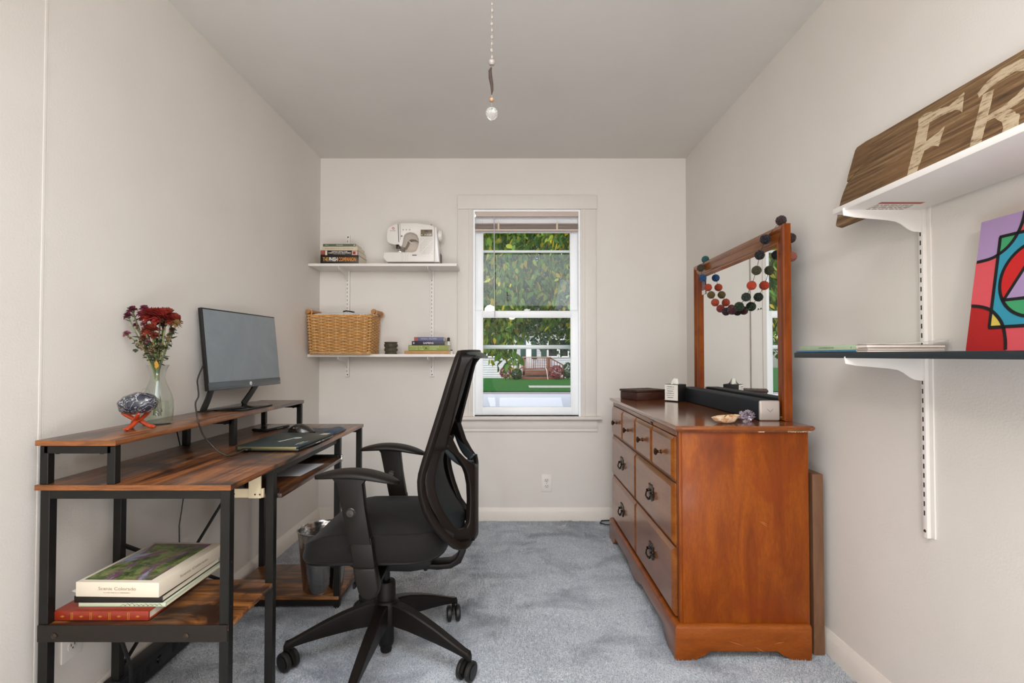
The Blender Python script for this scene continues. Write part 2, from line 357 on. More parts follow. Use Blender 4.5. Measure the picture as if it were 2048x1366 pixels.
# the house across the street
HY = 38.0
h = thing('house', (0, HY, GZ), 'white clapboard house across the street with dark green shutters', 'house')
sm = MB(); zz = GZ
while zz < 3.0:
    sm.prism([(HY, zz), (HY - .045, zz), (HY - .012, zz + .17), (HY, zz + .17)], 'yz', -9, 13); zz += .17
obj('siding', sm, plain('#c4c7cb', .7, var=.05, sc=3), h, kind='stuff', smooth=0)
obj('house_wall', MB().box(-9, 13, HY, HY + 7, GZ, 3.0), plain('#d4d4d6', .8), h)
rf = MB(); rf.prism([(HY - .5, 2.9), (HY + 3.5, 5.2), (HY + 7.5, 2.9)], 'yz', -9.4, 13.4); obj('roof', rf, plain('#55514e', .9, var=.2, sc=4), h)
shut = plain('#1f4741', .6); hw = plain('#e8eaec', .5); hg = plain('#1b2430', .08, var=0)
def far_window(x0, x1, z0, z1, shutters):
    fw = obj('window', frame_mb(x0, x1, z0, z1, HY - .12, HY - .03, .09, .09, .1, .1, .01).box(x0, x1, HY - .11, HY - .06, (z0 + z1) / 2 - .04, (z0 + z1) / 2 + .04), hw, h)
    obj('pane', MB().box(x0 + .08, x1 - .08, HY - .07, HY - .05, z0 + .08, z1 - .08), hg, fw)
    for sx in shutters:
        sh = MB().box(sx - .2, sx + .2, HY - .11, HY - .045, z0, z1, .01)
        for q in range(12): zq = z0 + .06 + q * (z1 - z0 - .12) / 12; sh.box(sx - .15, sx + .15, HY - .125, HY - .10, zq, zq + .05)
        obj('shutter', sh, shut, h)
far_window(2.62, 3.42, .95, 2.35, (2.35,)); far_window(3.46, 4.22, .95, 2.35, (4.48,)); far_window(-6.2, -5.3, .95, 2.35, (-6.5, -5.0)); far_window(7.2, 8.1, .95, 2.35, (6.9, 8.4))
dr = obj('front_door', MB().box(1.05, 1.55, HY - .1, HY - .03, .1, 2.2, .01), hw, h)
for sx in (.82, 1.62): obj('shutter', MB().box(sx - .19, sx + .19, HY - .11, HY - .04, .85, 2.35, .01), shut, h)
far_window(-1.9, -1.1, .95, 2.35, (-2.2, -.8))
# wooden porch
deckm = wood('deck_wood', [(.3, '#5e3a2c'), (.6, '#7c4d38'), (.8, '#96664b')], (1, 14, 14), 3, .8)
p = thing('porch', (2, 36.9, GZ), 'reddish brown wooden porch with railing in front of the white house', 'porch')
PX0, PX1, PY0, PY1, PZ = .78, 2.72, 36.2, 37.9, .02
for k in range(8): y = PY0 + k * (PY1 - PY0) / 8; obj('deck_board', MB().box(PX0, PX1, y, y + .2, PZ - .05, PZ, .005), deckm, p)
obj('skirt_board', MB().box(PX0, PX1, PY0, PY0 + .04, PZ - .30, PZ - .05, .005), deckm, p)
for x in (PX0, PX1 - .13):
    for y in (PY0, PY1 - .13): obj('post', MB().box(x, x + .13, y, y + .13, GZ, PZ + 1.0, .01), deckm, p)
obj('top_rail', MB().box(PX0 - .05, PX1 + .05, PY0 - .03, PY0 + .16, PZ + .93, PZ + 1.0, .01), plain('#a58a74', .8), p)
obj('bottom_rail', MB().box(PX0, PX1, PY0 + .03, PY0 + .1, PZ + .10, PZ + .18, .005), deckm, p)
for k in range(13): x = PX0 + .2 + k * .13; obj('baluster', MB().box(x, x + .045, PY0 + .04, PY0 + .085, PZ + .16, PZ + .94, .003), deckm, p)
for side, x0 in ((-1, PX0), (1, PX1)):
    xe = x0 + side * .95
    obj('newel', MB().box(xe - .06, xe + .06, PY0 + .1, PY0 + .22, GZ, GZ + (1.35 if side < 0 else 1.0), .01), deckm, p)
    m = MB()
    for dz in (.9, .25): m.tube([(x0, PY0 + .1, PZ + dz), (xe, PY0 + .1, GZ + dz + .12)], .04, 4, flat=(.04, .03))
    obj('stair_rail', m, deckm, p)
    for k in range(5): q = (k + .5) / 5; x = x0 + side * .95 * q; zt = PZ + .9 + (GZ + .12 - PZ) * q; obj('baluster', MB().box(x - .02, x + .02, PY0 + .08, PY0 + .12, zt - .7, zt), deckm, p)
    for k in range(3): xs = x0 + side * (.1 + .28 * k); obj('step', MB().box(min(xs, xs + side * .32), max(xs, xs + side * .32), PY0 + .2, PY1 - .3, GZ, PZ - .17 * (k + 1), .005), deckm, p)
obj('front_step', MB().box(PX0 - .1, PX1 + .6, PY0 - .45, PY0, GZ + .05, GZ + .22, .01), deckm, p)
single('garden_stake', MB().tube([(2.5, 35.6, GZ + .05), (2.42, 35.8, GZ + .75), (2.35, 35.9, GZ + .85)], .02, 6), white_paint, (2.5, 35.6, GZ), 'thin white garden stake leaning by the porch steps', 'stake')
# leaves
def leaf_mat(name, stops, trans=.35):
    n = N(name); a = n.new('ShaderNodeAttribute', attribute_name='tint'); c = n.ramp(a.outputs['Fac'], stops)
    n.l(c, n.p.inputs['Base Color']); n.set(.55, spec=.3); t = n.new('ShaderNodeBsdfTranslucent'); n.l(c, t.inputs[0]); m = n.new('ShaderNodeMixShader'); m.inputs[0].default_value = trans
    n.l(n.p.outputs[0], m.inputs[1]); n.l(t.outputs[0], m.inputs[2]); n.l(m.outputs[0], n.out.inputs[0]); return n.m
def leaves(name, P, size, mat, parent, droop=.7, seed=1, yel=None):
    r = np.random.RandomState(seed); n_ = len(P); L = size * r.uniform(.7, 1.25, n_); Wd = L * r.uniform(.42, .6, n_)
    d = r.normal(0, 1, (n_, 3)); d[:, 2] = d[:, 2] * .5 - droop * 2; d /= np.linalg.norm(d, axis=1)[:, None]
    s = np.cross(d, r.normal(0, 1, (n_, 3))); s /= np.linalg.norm(s, axis=1)[:, None]; nn = np.cross(d, s)
    vs = np.zeros((n_, 8, 3), np.float32)
    e = nn * (L * .06)[:, None]; hw_ = lambda f, w: (P + d * (L * f)[:, None], s * (Wd * w)[:, None])
    vs[:, 0] = P; vs[:, 4] = P + d * L[:, None] - e * 1.6
    for k, f, w in ((1, .17, .36), (2, .42, .50), (3, .74, .30)):
        c, o_ = hw_(f, w); vs[:, k] = c + o_ + e; vs[:, 8 - k] = c - o_ + e
    i = np.arange(n_)[:, None] * 8; F = np.concatenate([i + np.array([[0, 1, 2, 3, 4]]), i + np.array([[0, 4, 5, 6, 7]])])
    tint = np.repeat(r.uniform(0, 1, n_) if yel is None else yel, 8)
    return raw_mesh(name, vs.reshape(-1, 3), F, 5, mat, parent, attr=tint, kind='stuff')
bark = plain('#4a3d33', .9, var=.3, sc=20, bump=.5, bsc=60, bd=.01)
# near weeping tree: branches arch out of a trunk beyond the window's side and hang in strands
nr = thing('weeping_tree', (-2.9, 8.3, GZ), 'weeping tree whose yellowing green leaves hang close outside the window', 'tree')
obj('trunk', MB().tube([(-2.9, 8.3, GZ), (-2.8, 8.2, 1.2), (-2.5, 8.1, 2.6), (-1.8, 8.0, 3.8)], [.2, .16, .14, .1], 10), bark, nr)
rs = np.random.RandomState(3); brs = MB(); pts = []
for k in range(420):
    x0 = rs.uniform(-3.0, 4.2); y0 = rs.uniform(6.6, 9.6); z0 = rs.uniform(3.4, 4.6)
    low = 1.25 + .25 * math.sin(x0 * 3.1) + rs.uniform(0, 1.5) ** 1.3 * .7
    if x0 < .1 and x0 > -.8: low = rs.uniform(.88, 1.7) if x0 < -.12 else rs.uniform(1.05, 2.0)
    steps = int((z0 - low) / .16); x, y = x0, y0; path = [(x, y, z0)]
    for q in range(steps):
        x += rs.normal(0, .035); y += rs.normal(0, .03); z = z0 - (q + 1) * .16; path.append((x, y, z))
        for _ in range(rs.randint(4, 8) + (4 if -.9 < x0 < -.1 else 0)): pts.append((x + rs.normal(0, .05), y + rs.normal(0, .05), z + rs.uniform(-.1, .1)))
    if k % 2 == 0 and len(path) > 1: brs.tube(path[::3] + [path[-1]], .005, 3)
obj('twigs', brs, bark, nr, kind='stuff', smooth=0)
nearm = leaf_mat('near_leaves', [(.0, '#3f6b2a'), (.35, '#5d8a34'), (.70, '#7fa53f'), (.88, '#b7b83c'), (1., '#dcb93a')], .45)
leaves('foliage', np.array(pts), .11, nearm, nr, .9, 4, yel=None)
# dense trees further down the yard
farm = leaf_mat('far_leaves', [(.0, '#24472a'), (.5, '#3a6634'), (.85, '#5c8440'), (1., '#8c9a45')], .3)
for i, (cx, cy, cz, rx, ry, rz, nn, ls, lb) in enumerate(((-3.4, 11.6, 3.9, 4.3, 1.3, 2.9, 24000, .14, 'broad green tree shading the yard behind the weeping tree'), (3.9, 15.2, 4.0, 4.8, 1.6, 3.0, 26000, .14, 'dense green tree beside the street, on the side of the white windows'), (0, 50, 9.5, 15, 3, 6.5, 9000, .7, 'tall dark tree rising behind the white house'))):
    t = thing('garden_tree', (cx, cy, GZ), lb, 'tree', None)
    obj('trunk', MB().tube([(cx, cy, GZ), (cx + .1, cy, 1.5), (cx, cy + .1, cz)], [.22, .17, .08], 10), bark, t)
    u = rs.normal(0, 1, (nn, 3)); u /= np.linalg.norm(u, axis=1)[:, None]; u = np.sign(u) * np.abs(u) ** .7; rad = rs.uniform(.25, 1, nn) ** .45
    P_ = np.stack([cx + u[:, 0] * rad * rx, cy + u[:, 1] * rad * ry, cz + u[:, 2] * rad * rz], 1)
    leaves('foliage', P_, ls, farm, t, .35, 10 + i)
# shrubs by the porch
shm = leaf_mat('shrub_leaves', [(.0, '#1d3b22'), (1., '#3c6634')], .2); flm = leaf_mat('flower_leaves', [(.0, '#4f4a33'), (.5, '#8a3340'), (1., '#c4606a')], .2)
for nm, x, z, rr, m_, lb, ct in (('garden_shrub', .32, -.05, .36, shm, 'dark green shrub beside the porch steps', 'shrub'), ('flower_bush', -.45, .05, .36, flm, 'red flowering bush at the porch end near the hanging leaves', 'bush'), ('flower_bush', 3.05, .1, .42, flm, 'red flowering bush on the window side of the porch', 'bush'), ('climbing_plant', 3.85, .2, .28, shm, 'thin dark climbing plant standing before the white siding', 'plant'), ('garden_shrub', 5.2, -.35, .45, shm, 'low green ground plants under the house windows', 'shrub')):
    y = 35.3; t = thing(nm, (x, y, GZ), lb, ct); u = rs.normal(0, 1, (900, 3)); u /= np.linalg.norm(u, axis=1)[:, None]; zs = 1.9 if 'climb' in nm else 1.0
    hx = 2.2 if x > 5 else 1
    P_ = np.stack([x + u[:, 0] * rr * hx, y + u[:, 1] * rr * .6, z - .1 + u[:, 2] * rr * zs], 1) * 1.0
    leaves('foliage', P_, .10, m_, t, .2, 30); obj('stem', MB().tube([(x, y, GZ), (x, y, z)], .02, 5), bark, t)
# ------------------------------------------------------------------ desk
rustic = wood('rustic_wood', [(.30, '#1f130e'), (.42, '#472b1c'), (.55, '#8a5430'), (.70, '#b5753e')], (13, .8, 13), 2.1, .33, coat=.35, bump=.3, blotch=(3.2, .46, .60, '#2c1d18'), fine=30)
rustic_x = wood('rustic_wood_across', [(.30, '#24150d'), (.42, '#54321c'), (.55, '#9c6230'), (.70, '#bf8044')], (.9, 14, 14), 2.4, .36, coat=.2, bump=.3, blotch=(3.4, .50, .62, '#321f16'), fine=24)
edge_wood = wood('rustic_edge', [(.3, '#5d3519'), (.55, '#8a5328'), (.75, '#a4683a')], (3, 3, 30), 3, .45, bump=.1)
dk = thing('desk', (-1.01, 1.99, 0), 'rustic brown desk with black metal frame and raised monitor shelf along the wall', 'desk')
DX0, DX1, DY0, DY1 = -1.277, -.752, 1.377, 2.602
obj('desktop', MB().box(DX0, DX1, DY0, DY1, .745, .760, .0012), rustic, dk)
obj('edge_band', MB().box(DX0, DX1, DY0 - .0012, DY0, .7455, .7595), edge_wood, dk, label='orange brown grained edge band')
obj('riser_board', MB().box(DX0, -1.062, DY0, 2.62, .864, .879, .0012), rustic, dk)
obj('edge_band', MB().box(DX0, -1.062, DY0 - .0012, DY0, .8645, .8785), edge_wood, dk)
def sq(m, x, y, z0, z1, w=.025): m.box(x - w / 2, x + w / 2, y - w / 2, y + w / 2, z0, z1, .0015, seg=1)
for y in (1.392, 1.985, 2.605):
    m = MB(); sq(m, -1.258, y, .760, .8637, .022); sq(m, -1.078, y, .760, .8637, .022); m.box(-1.258, -1.078, y - .011, y + .011, .843, .8637, .001, seg=1)
    for x in (-1.23, -1.11): m.lathe([(.005, 0), (.005, .003)], 8, T(x, y, .840))
    obj('riser_bracket', m, black_metal, dk)
for y in (1.392, 1.645, 2.27, 2.585):
    for x in (-1.252, -.769):
        obj('leg', (lambda mm: (sq(mm, x, y, .006, .7448), mm)[1])(MB()), black_metal, dk)
        obj('foot_pad', MB().lathe([(.011, 0), (.012, .006)], 12, T(x, y, .0)), plain('#0d0d0d', .7), dk)
    obj('crossbar', MB().box(-1.252, -.769, y - .0119, y + .0119, .722, .7444, .001, seg=1), black_metal, dk); m = MB()
    if y < 2: m.box(-1.252, -.769, y - .0119, y + .0119, .345, .3715, .001, seg=1)
    else: m.box(-1.252, -.769, y - .0119, y + .0119, .012, .0395, .001, seg=1)
    obj('crossbar', m, black_metal, dk)
m = MB(); m.box(-1.258, -1.246, 1.4, 2.58, .722, .7445); obj('back_rail', m, black_metal, dk)
obj('front_rail', MB().box(-.785, -.765, 1.66, 2.26, .7225, .7447), black_metal, dk)
obj('shelf_board', MB().box(-1.262, -.757, 1.379, 1.66, .372, .387, .001), rustic_x, dk)
obj('shelf_board', MB().box(-1.262, -.757, 2.255, 2.60, .040, .055, .001), rustic_x, dk)
m = MB(); m.box(-1.262, -.757, 1.374, 1.379, .345, .389, .001, seg=1)
obj('shelf_lip', m, plain('#1f1711', .5, .2, var=.25, sc=60), dk)
for x in (-1.215, -.865): obj('bolt', MB().lathe([(.008, 0), (.008, .002), (.004, .0035)], 6, T(x, 1.374, .362, rx=PI / 2)), screw_mat, dk)
for x in (-.769,):
    for z in (.55, .43): obj('bolt', MB().lathe([(.003, 0), (.003, .001)], 8, T(x + .0125, 1.392, z, ry=PI / 2)), screw_mat, dk)
m = MB(); m.tube([(-1.262, 1.66, .50), (-1.262, 2.26, .12)], .006, 8, flat=(.007, .003)); m.tube([(-1.255, 1.66, .10), (-1.255, 2.26, .49)], .006, 8, flat=(.007, .003)); m.lathe([(.008, 0), (.008, .008)], 8, T(-1.264, 1.972, .298, ry=PI / 2))
obj('cross_brace', m, black_metal, dk)
kt = obj('keyboard_tray', MB().box(-1.03, -.745, 1.665, 2.255, .646, .660, .001), rustic, dk)
obj('tray_back_bar', MB().box(-1.045, -1.03, 1.665, 2.255, .646, .70, .001), black_metal, kt)
for y in (1.672, 2.248):
    obj('tray_runner', MB().box(-1.03, -.76, y - .010, y + .010, .660, .672).box(-.90, -.87, y - .003, y + .003, .66, .7445), black_metal, kt)
obj('tray_clip', MB().box(-.752, -.743, 2.245, 2.262, .642, .672, .001), chrome, kt)
cream = plain('#d9c9a8', .6, var=.05, sc=40)
m = MB().box(-.885, -.782, 1.616, 1.627, .660, .688, .001); lp = obj('joining_plate', m, cream, dk, label='cream coloured joining plate')
obj('upright_tab', MB().prism([(-.824, .660), (-.786, .660), (-.786, .737), (-.814, .737), (-.824, .728)], 'xz', 1.609, 1.6155, .0008), cream, lp)
for x, y in ((-.872, 1.6158), (-.803, 1.6088), (-.788, 1.6088)): obj('screw', MB().lathe([(.0028, 0), (.0028, .001)], 8, T(x, y, .672, rx=PI / 2)), screw_mat, lp)
# monitor
u = V((math.cos(1.4823), math.sin(1.4823), 0)); nn = V((u.y, -u.x, 0)); tl = .1028
upv = (V((0, 0, 1)) * math.cos(tl) - nn * math.sin(tl)); nrm = u.cross(upv)
if nrm.dot(nn) < 0: nrm = -nrm
O_ = V((-1.2315, 2.0834, .9616)); MM = Matrix((u, upv, nrm)).transposed().to_4x4(); MM.translation = O_
mo = thing('monitor', (-1.22, 2.3, .879), 'thin bezel computer monitor, dark screen, on the raised desk shelf', 'monitor')
Wm, Hm = .54, .3436
obj('housing', MB().box(0, Wm, 0, Hm, -.018, -.001, .002, M=MM).box(.12, .42, .04, .24, -.034, -.016, .008, M=MM), black_plastic, mo)
scr = N('screen'); scr.p.inputs['Base Color'].default_value = lin('#50575c'); scr.set(.36, spec=.9); vv = scr.coords(); scr.l(scr.mix(scr.ramp(scr.noise(vv, 5, 5, .7, 1.), [(.4, 0.), (.75, .35)]), '#7a848a', '#9fa7ab'), scr.p.inputs['Base Color'])
obj('screen', MB().box(.006, Wm - .006, .034, Hm - .006, -.002, .0006, M=MM), scr.m, mo)
obj('lower_bezel', MB().box(.002, Wm - .002, .001, .033, -.002, .0022, .0008, M=MM), plain('#5d6468', .22, .3, var=.1, sc=8), mo)
obj('emblem', MB().lathe([(.0085, 0), (.0085, .0008)], 24, MM @ T(.285, .017, .0022)), white_paint, mo)
mark = MM @ T(.285, .017, .0032)
text('hp', mark @ V((0, -.0045, 0)), u, upv, .0065, dark_print, mo, 'emblem_letters', shear=.3)
obj('power_light', MB().lathe([(.002, 0), (.002, .001)], 10, MM @ T(.527, .012, .0022)), white_paint, mo)
zb = .8795
obj('stand_base', MB().prism([(-1.262, 2.10), (-1.105, 2.085), (-1.088, 2.33), (-1.225, 2.50), (-1.262, 2.49)], 'xy', zb, zb + .005, .001), gloss_black, mo)
for a, b in (((-1.245, 2.065, zb), (MM @ V((.03, .01, -.008)))), ((-1.225, 2.335, zb + .005), (MM @ V((.345, .01, -.008))))):
    a = V(a); d = (b - a).normalized(); m = MB(); m.tube([a, a + (b - a) * .5 + V((0, .004, 0)), b], .01, 8, flat=(.005, .016), ref=(1, 0, 0)); obj('stand_leg', m, black_plastic, mo)
obj('stand_foot', MB().prism([(-1.26, 2.05), (-1.23, 2.05), (-1.215, 2.10), (-1.26, 2.12)], 'xy', zb, zb + .004), black_plastic, mo)
single('monitor_cable', MB().tube(smooth_path([(-1.262, 2.10, 1.075), (-1.22, 1.99, 1.017), (-1.19, 1.943, .985), (-1.14, 1.865, .959), (-1.10, 1.783, .941), (-1.06, 1.724, .915), (-1.045, 1.708, .89), (-1.04, 1.728, .841), (-1.025, 1.742, .81), (-1.0, 1.748, .782), (-.972, 1.757, .7645), (-.958, 1.78, .764), (-.950, 1.812, .771), (-.948, 1.828, .772)]), .0028, 8), plain('#2a2018', .5), (-1.1, 1.93, .88), 'dark cable dropping from the monitor back to the laptop', 'cable')
# laptop
lt = thing('laptop', (-.88, 1.98, .76), 'closed dark teal laptop with stickers on its lid, lying at the desk front', 'laptop')
LM = T(-.995, 1.845, .7605, rz=math.radians(-2))
teal = plain('#2d3b3b', .38, .5, var=.06, sc=12)
obj('lower_body', MB().box(0, .232, 0, .325, .003, .0125, .003, M=LM), plain('#3c4544', .35, .7), lt)
obj('lid', MB().box(0, .232, 0, .325, .0135, .0205, .003, M=LM), teal, lt)
obj('hinge_strip', MB().box(.01, .224, -.0012, .004, .008, .0185, .001, M=LM), plain('#8e8560', .3, .8), lt)
for x, y in ((.03, .03), (.20, .03), (.03, .29), (.20, .29)): obj('foot', MB().lathe([(.006, 0), (.006, .003)], 10, LM @ T(x, y, 0)), black_plastic, lt)
obj('port', MB().box(.2305, .2328, .15, .19, .006, .0095, M=LM).box(.2305, .2328, .21, .225, .006, .0095, M=LM), chrome, lt)
st1 = MB(); st1.prism([(.105, .10), (.115, .095), (.135, .18), (.125, .185)], 'xy', .0205, .0209, M=LM); st1.lathe([(.018, .0205), (.018, .0209)], 16, LM @ T(.14, .19, 0))
s1 = obj('sticker', st1, plain('#9fb0a8', .5, var=.2, sc=80), lt, label='pale round and bar shaped sticker')
obj('sticker', MB().box(.195, .225, .27, .315, .0205, .0208, M=LM), plain('#b5a68c', .6, var=.3, sc=120), lt, label='beige rectangular sticker')
obj('sticker', MB().box(.20, .206, .04, .11, .0205, .0207, M=LM).box(.212, .216, .05, .12, .0205, .0207, M=LM), plain('#8fa0a0', .5), lt, label='thin pale lettering strips')
obj('cable_plug', MB().box(.035, .060, -.024, -.001, .0075, .0155, .002, M=LM), black_plastic, lt)
# mouse, pad, wallet-like phone
md = thing('mouse_pad', (-.88, 2.29, .76), 'dark blue mouse pad with padded gel wrist rest at the desk front', 'mouse pad')
blue = plain('#1f2c3d', .45, var=.08)
obj('pad', MB().prism([(-1.03, 2.20), (-.80, 2.18), (-.775, 2.24), (-.775, 2.40), (-.80, 2.43), (-1.03, 2.43)], 'xy', .7603, .7633, .001), blue, md)
obj('wrist_rest', MB().grid(lambda a, b: V((-.800 + .032 * math.cos(PI * a) * -1 * (1 - .35 * abs(2 * b - 1) ** 4), 2.205 + .20 * b, .763 + .020 * math.sin(PI * a) * (1 - abs(2 * b - 1) ** 4))), 12, 20), plain('#24384f', .35, var=.05), md)
ms = thing('computer_mouse', (-.94, 2.27, .7633), 'large black ergonomic computer mouse on the dark pad', 'mouse')
def mouse_pt(a, b):
    x = -.985 + .112 * a; w = .036 * (math.sin(PI * min(1, a * .9 + .08))) ** .5; hh = .038 * math.sin(PI * (a * .80 + .16)) ** 1.1 + .004
    if a < .04 or a > .97: w *= .75
    return V((x, 2.27 + w * math.cos(PI * b) * -1, .7636 + hh * math.sin(PI * b) ** .7))
obj('shell', MB().grid(mouse_pt, 18, 13), plain('#1b1815', .22, var=.08, coat=.3), ms)
obj('base_plate', MB().prism([(-.98, 2.245), (-.95, 2.236), (-.90, 2.236), (-.876, 2.25), (-.876, 2.29), (-.90, 2.304), (-.95, 2.304), (-.98, 2.295)], 'xy', .7633, .768, .001), gloss_black, ms)
obj('scroll_wheel', MB().lathe([(.010, -.003), (.011, 0), (.010, .003)], 16, T(-.968, 2.27, .782, rx=PI / 2)), plain('#3a3a3a', .5), ms)
for dx in (0, .013): obj('thumb_button', MB().box(-.955 + dx, -.945 + dx, 2.2345, 2.239, .788, .792, .001), plain('#6a5548', .3), ms)
ph = thing('phone', (-1.15, 2.42, .76), 'black phone lying flat on the desk under the raised shelf', 'phone')
obj('body', MB().box(-.04, .04, -.08, .08, 0, .011, .004, M=T(-1.135, 2.42, .7602, rz=-.25)), black_plastic, ph)
obj('screen', MB().box(-.036, .036, -.074, .074, .0108, .0114, M=T(-1.135, 2.42, .7602, rz=-.25)), plain('#30343a', .15), ph)
obj('side_buttons', MB().box(.0395, .041, -.01, .03, .004, .007, M=T(-1.135, 2.42, .7602, rz=-.25)), chrome, ph)
single('paper_sheet', MB().prism([(-.935, 1.90), (-.785, 1.905), (-.775, 2.12), (-.925, 2.115)], 'xy', .6603, .6612), plain('#dfe2ea', .7, var=.03), (-.86, 2, .66), 'white sheet of paper on the keyboard tray under the desktop', 'paper')
# vase with flowers
def clear_glass(name, tint, ior=1.45):
    g = N(name); g.n.remove(g.p); tr = g.new('ShaderNodeBsdfTransparent'); tr.inputs[0].default_value = tint; gl = g.new('ShaderNodeBsdfGlossy'); gl.inputs['Roughness'].default_value = .03
    fr = g.new('ShaderNodeLayerWeight'); fr.inputs[0].default_value = .5; pw = g.new('ShaderNodeMath', operation='POWER'); pw.inputs[1].default_value = 3.5; g.l(fr.outputs[1], pw.inputs[0]); ma = g.new('ShaderNodeMath', operation='MULTIPLY_ADD'); ma.inputs[1].default_value = .55 * (ior - 1) / .45; ma.inputs[2].default_value = .04; g.l(pw.outputs[0], ma.inputs[0]); mx = g.new('ShaderNodeMixShader'); g.l(ma.outputs[0], mx.inputs[0]); g.l(tr.outputs[0], mx.inputs[1]); g.l(gl.outputs[0], mx.inputs[2]); g.l(mx.outputs[0], g.out.inputs[0]); return g.m
glass = clear_glass('vase_glass', (.95, .97, .96, 1))
VX, VY, VZ = -1.175, 1.70, .879
va = thing('vase', (VX, VY, VZ), 'clear glass carafe vase holding cut flowers on the raised shelf', 'vase')
pr = [(.001, .0), (.040, .0), (.0440, .004), (.0455, .03), (.0465, .055), (.0455, .078), (.040, .100), (.031, .122), (.0240, .142), (.0215, .156), (.0235, .172), (.029, .188), (.0335, .196), (.0318, .1955), (.0272, .186), (.0215, .172), (.0195, .157), (.022, .143), (.029, .122), (.038, .099), (.0435, .078), (.0445, .05), (.043, .008), (.038, .004), (.001, .004)]
obj('glass_body', MB().lathe(pr, 40, T(VX, VY, VZ), cap=False), glass, va, smooth=60)
obj('water', MB().lathe([(.001, .0045), (.0425, .0085), (.0440, .05), (.0430, .074), (.001, .074)], 32, T(VX, VY, VZ), cap=False), clear_glass('water', (.93, .95, .90, 1), 1.2), va, smooth=60)
obj('seal_emblem', MB().tube([(VX + .013 * math.cos(q) - .010, VY - .041 - .002 * math.sin(q), VZ + .108 + .013 * math.sin(q)) for q in [2 * PI * k / 16 for k in range(16)]], .0016, 5, closed=True), glass, va)
bq = thing('flower_bouquet', (VX, VY, VZ + .005), 'bouquet of dried red and pink chrysanthemums standing in the glass vase', 'flowers')
stemm = plain('#6f7a45', .6, var=.2, sc=60); stem_d = plain('#4d4a2c', .6, var=.2)
petal_cols = {'red': '#7a160c', 'rust': '#7d2a18', 'pink': '#7d3049', 'plum': '#5e1f31', 'tan': '#8a6c42', 'rose': '#8f4f60', 'dark': '#3d1216'}
def petal_mat(k): return plain(petal_cols[k], .7, var=.35, sc=150)
def flower(cx, cz, r, kind, lean=(0, 0), dy=0, flat=.5, n_=46, L=1):
    c = V((cx, VY + dy, cz)); ax = V((lean[0], -.35 + dy * 3, 1 + lean[1])).normalized(); m = MB(); q = ax.to_track_quat('Z', 'Y').to_matrix()
    for k in range(n_):
        f = k / n_; a = k * 2.39996; el = PI / 2 * (1 - f) * .95 - .25 * f; d = q @ V((math.cos(a) * math.cos(el), math.sin(a) * math.cos(el), math.sin(el)))
        sd = d.cross(V((.3, .5, .8))).normalized(); ln = r * (.55 + .45 * f) * R.uniform(.85, 1.12) * L; w_ = r * .13
        p0 = c; p1 = c + d * ln * .55; p2 = c + d * ln + q @ V((0, 0, .12 * r)) * (1 if f < .6 else -1)
        b = m.b; p3 = p2 * .82 + p1 * .18; vs = [b.verts.new(x) for x in (p0, p1 - sd * w_, p3 - sd * w_ * .8, p2, p3 + sd * w_ * .8, p1 + sd * w_)]; b.faces.new(vs)
    fh = obj('flower_head', m, petal_mat(kind), bq, smooth=0)
    obj('calyx', MB().ball(c - ax * r * .22, r * .34, 1, (1, 1, .8)), stem_d, fh); return c - ax * r * .3
def pz(px, py, Y): # measured heights along the wall plane of the bouquet
    return ((px - 1024) / 1024 * Y, 1.1065 + (711 - py) / 1024 * Y)
heads = [(263, 620, .021, 'plum', -.2, 0), (250, 632, .019, 'plum', -.3, 0), (249, 668, .016, 'rose', -.5, 0), (287, 617, .019, 'pink', 0, .01), (280, 628, .017, 'pink', -.1, -.01), (300, 632, .032, 'red', 0, -.02), (318, 634, .036, 'red', .1, -.02), (332, 628, .026, 'rust', .2, .0), (345, 640, .028, 'rust', .5, .01), (352, 648, .022, 'tan', .7, 0), (300, 660, .026, 'rust', -.1, -.03), (286, 648, .013, 'rose', -.2, -.02), (270, 650, .011, 'plum', -.3, 0), (344, 660, .014, 'dark', .5, 0), (308, 672, .020, 'rust', 0, -.02), (288, 675, .015, 'rust', -.2, .0), (326, 645, .030, 'dark', .2, .01), (295, 683, .012, 'rose', 0, -.02)]
Yb = 1.70; stem_pts = []
for i, (px, py, r, k, lx, dy) in enumerate(heads):
    x, z = pz(px, py, Yb + dy); x = max(x, XL + r + .004); e = flower(x, z, r * (1.15 if r > .022 else 1.0), k, (lx, 0), dy, n_=130 if r > .022 else 80, L=1 if r > .022 else .9)
    bx, bz_ = VX + (x - VX) * -.12, VZ + .02 + R.uniform(0, .03); nx = VX + (x - VX) * .12
    stem_pts += [V((nx + (x - nx) * (.30 + .6 * q_ / 9), VY + dy * .5, (VZ + .24) * (1 - q_ / 9) + e.z * q_ / 9)) for q_ in range(9)]
    obj('stem', MB().tube([e, (nx + (x - nx) * .45, VY + dy * .5, VZ + .26), (nx, VY + R.uniform(-.006, .006), VZ + .18), (bx, VY + R.uniform(-.012, .012), bz_)], .0017 if r < .02 else .0026, 6), stemm if i % 3 else stem_d, bq)
lv = MB()
for k in range(150):
    sp0 = R.choice(stem_pts); x, y, z = sp0; y += R.gauss(0, .004); z -= R.uniform(0, .05) if k % 3 else .0; x = max(x + (0 if k % 3 else 0), XL + .02); x += (VX - x) * max(0, min(1, (sp0.z - z) * 6))
    a = R.uniform(0, 6.28); d = V((math.cos(a), math.sin(a) * .6, R.uniform(-.5, .6))).normalized() * R.uniform(.012, .026); s2 = d.cross(V((0, .3, 1))).normalized() * d.length * .35; p0 = V((x, y, z))
    vs = [lv.b.verts.new(q) for q in (p0, p0 + d * .3 + s2, p0 + d * .65 + s2 * .6, p0 + d, p0 + d * .65 - s2 * .6, p0 + d * .3 - s2)]; lv.b.faces.new(vs)
obj('leaves', lv, plain('#35462a', .6, var=.4, sc=40), bq, kind='stuff', smooth=0)
dr_ = MB()
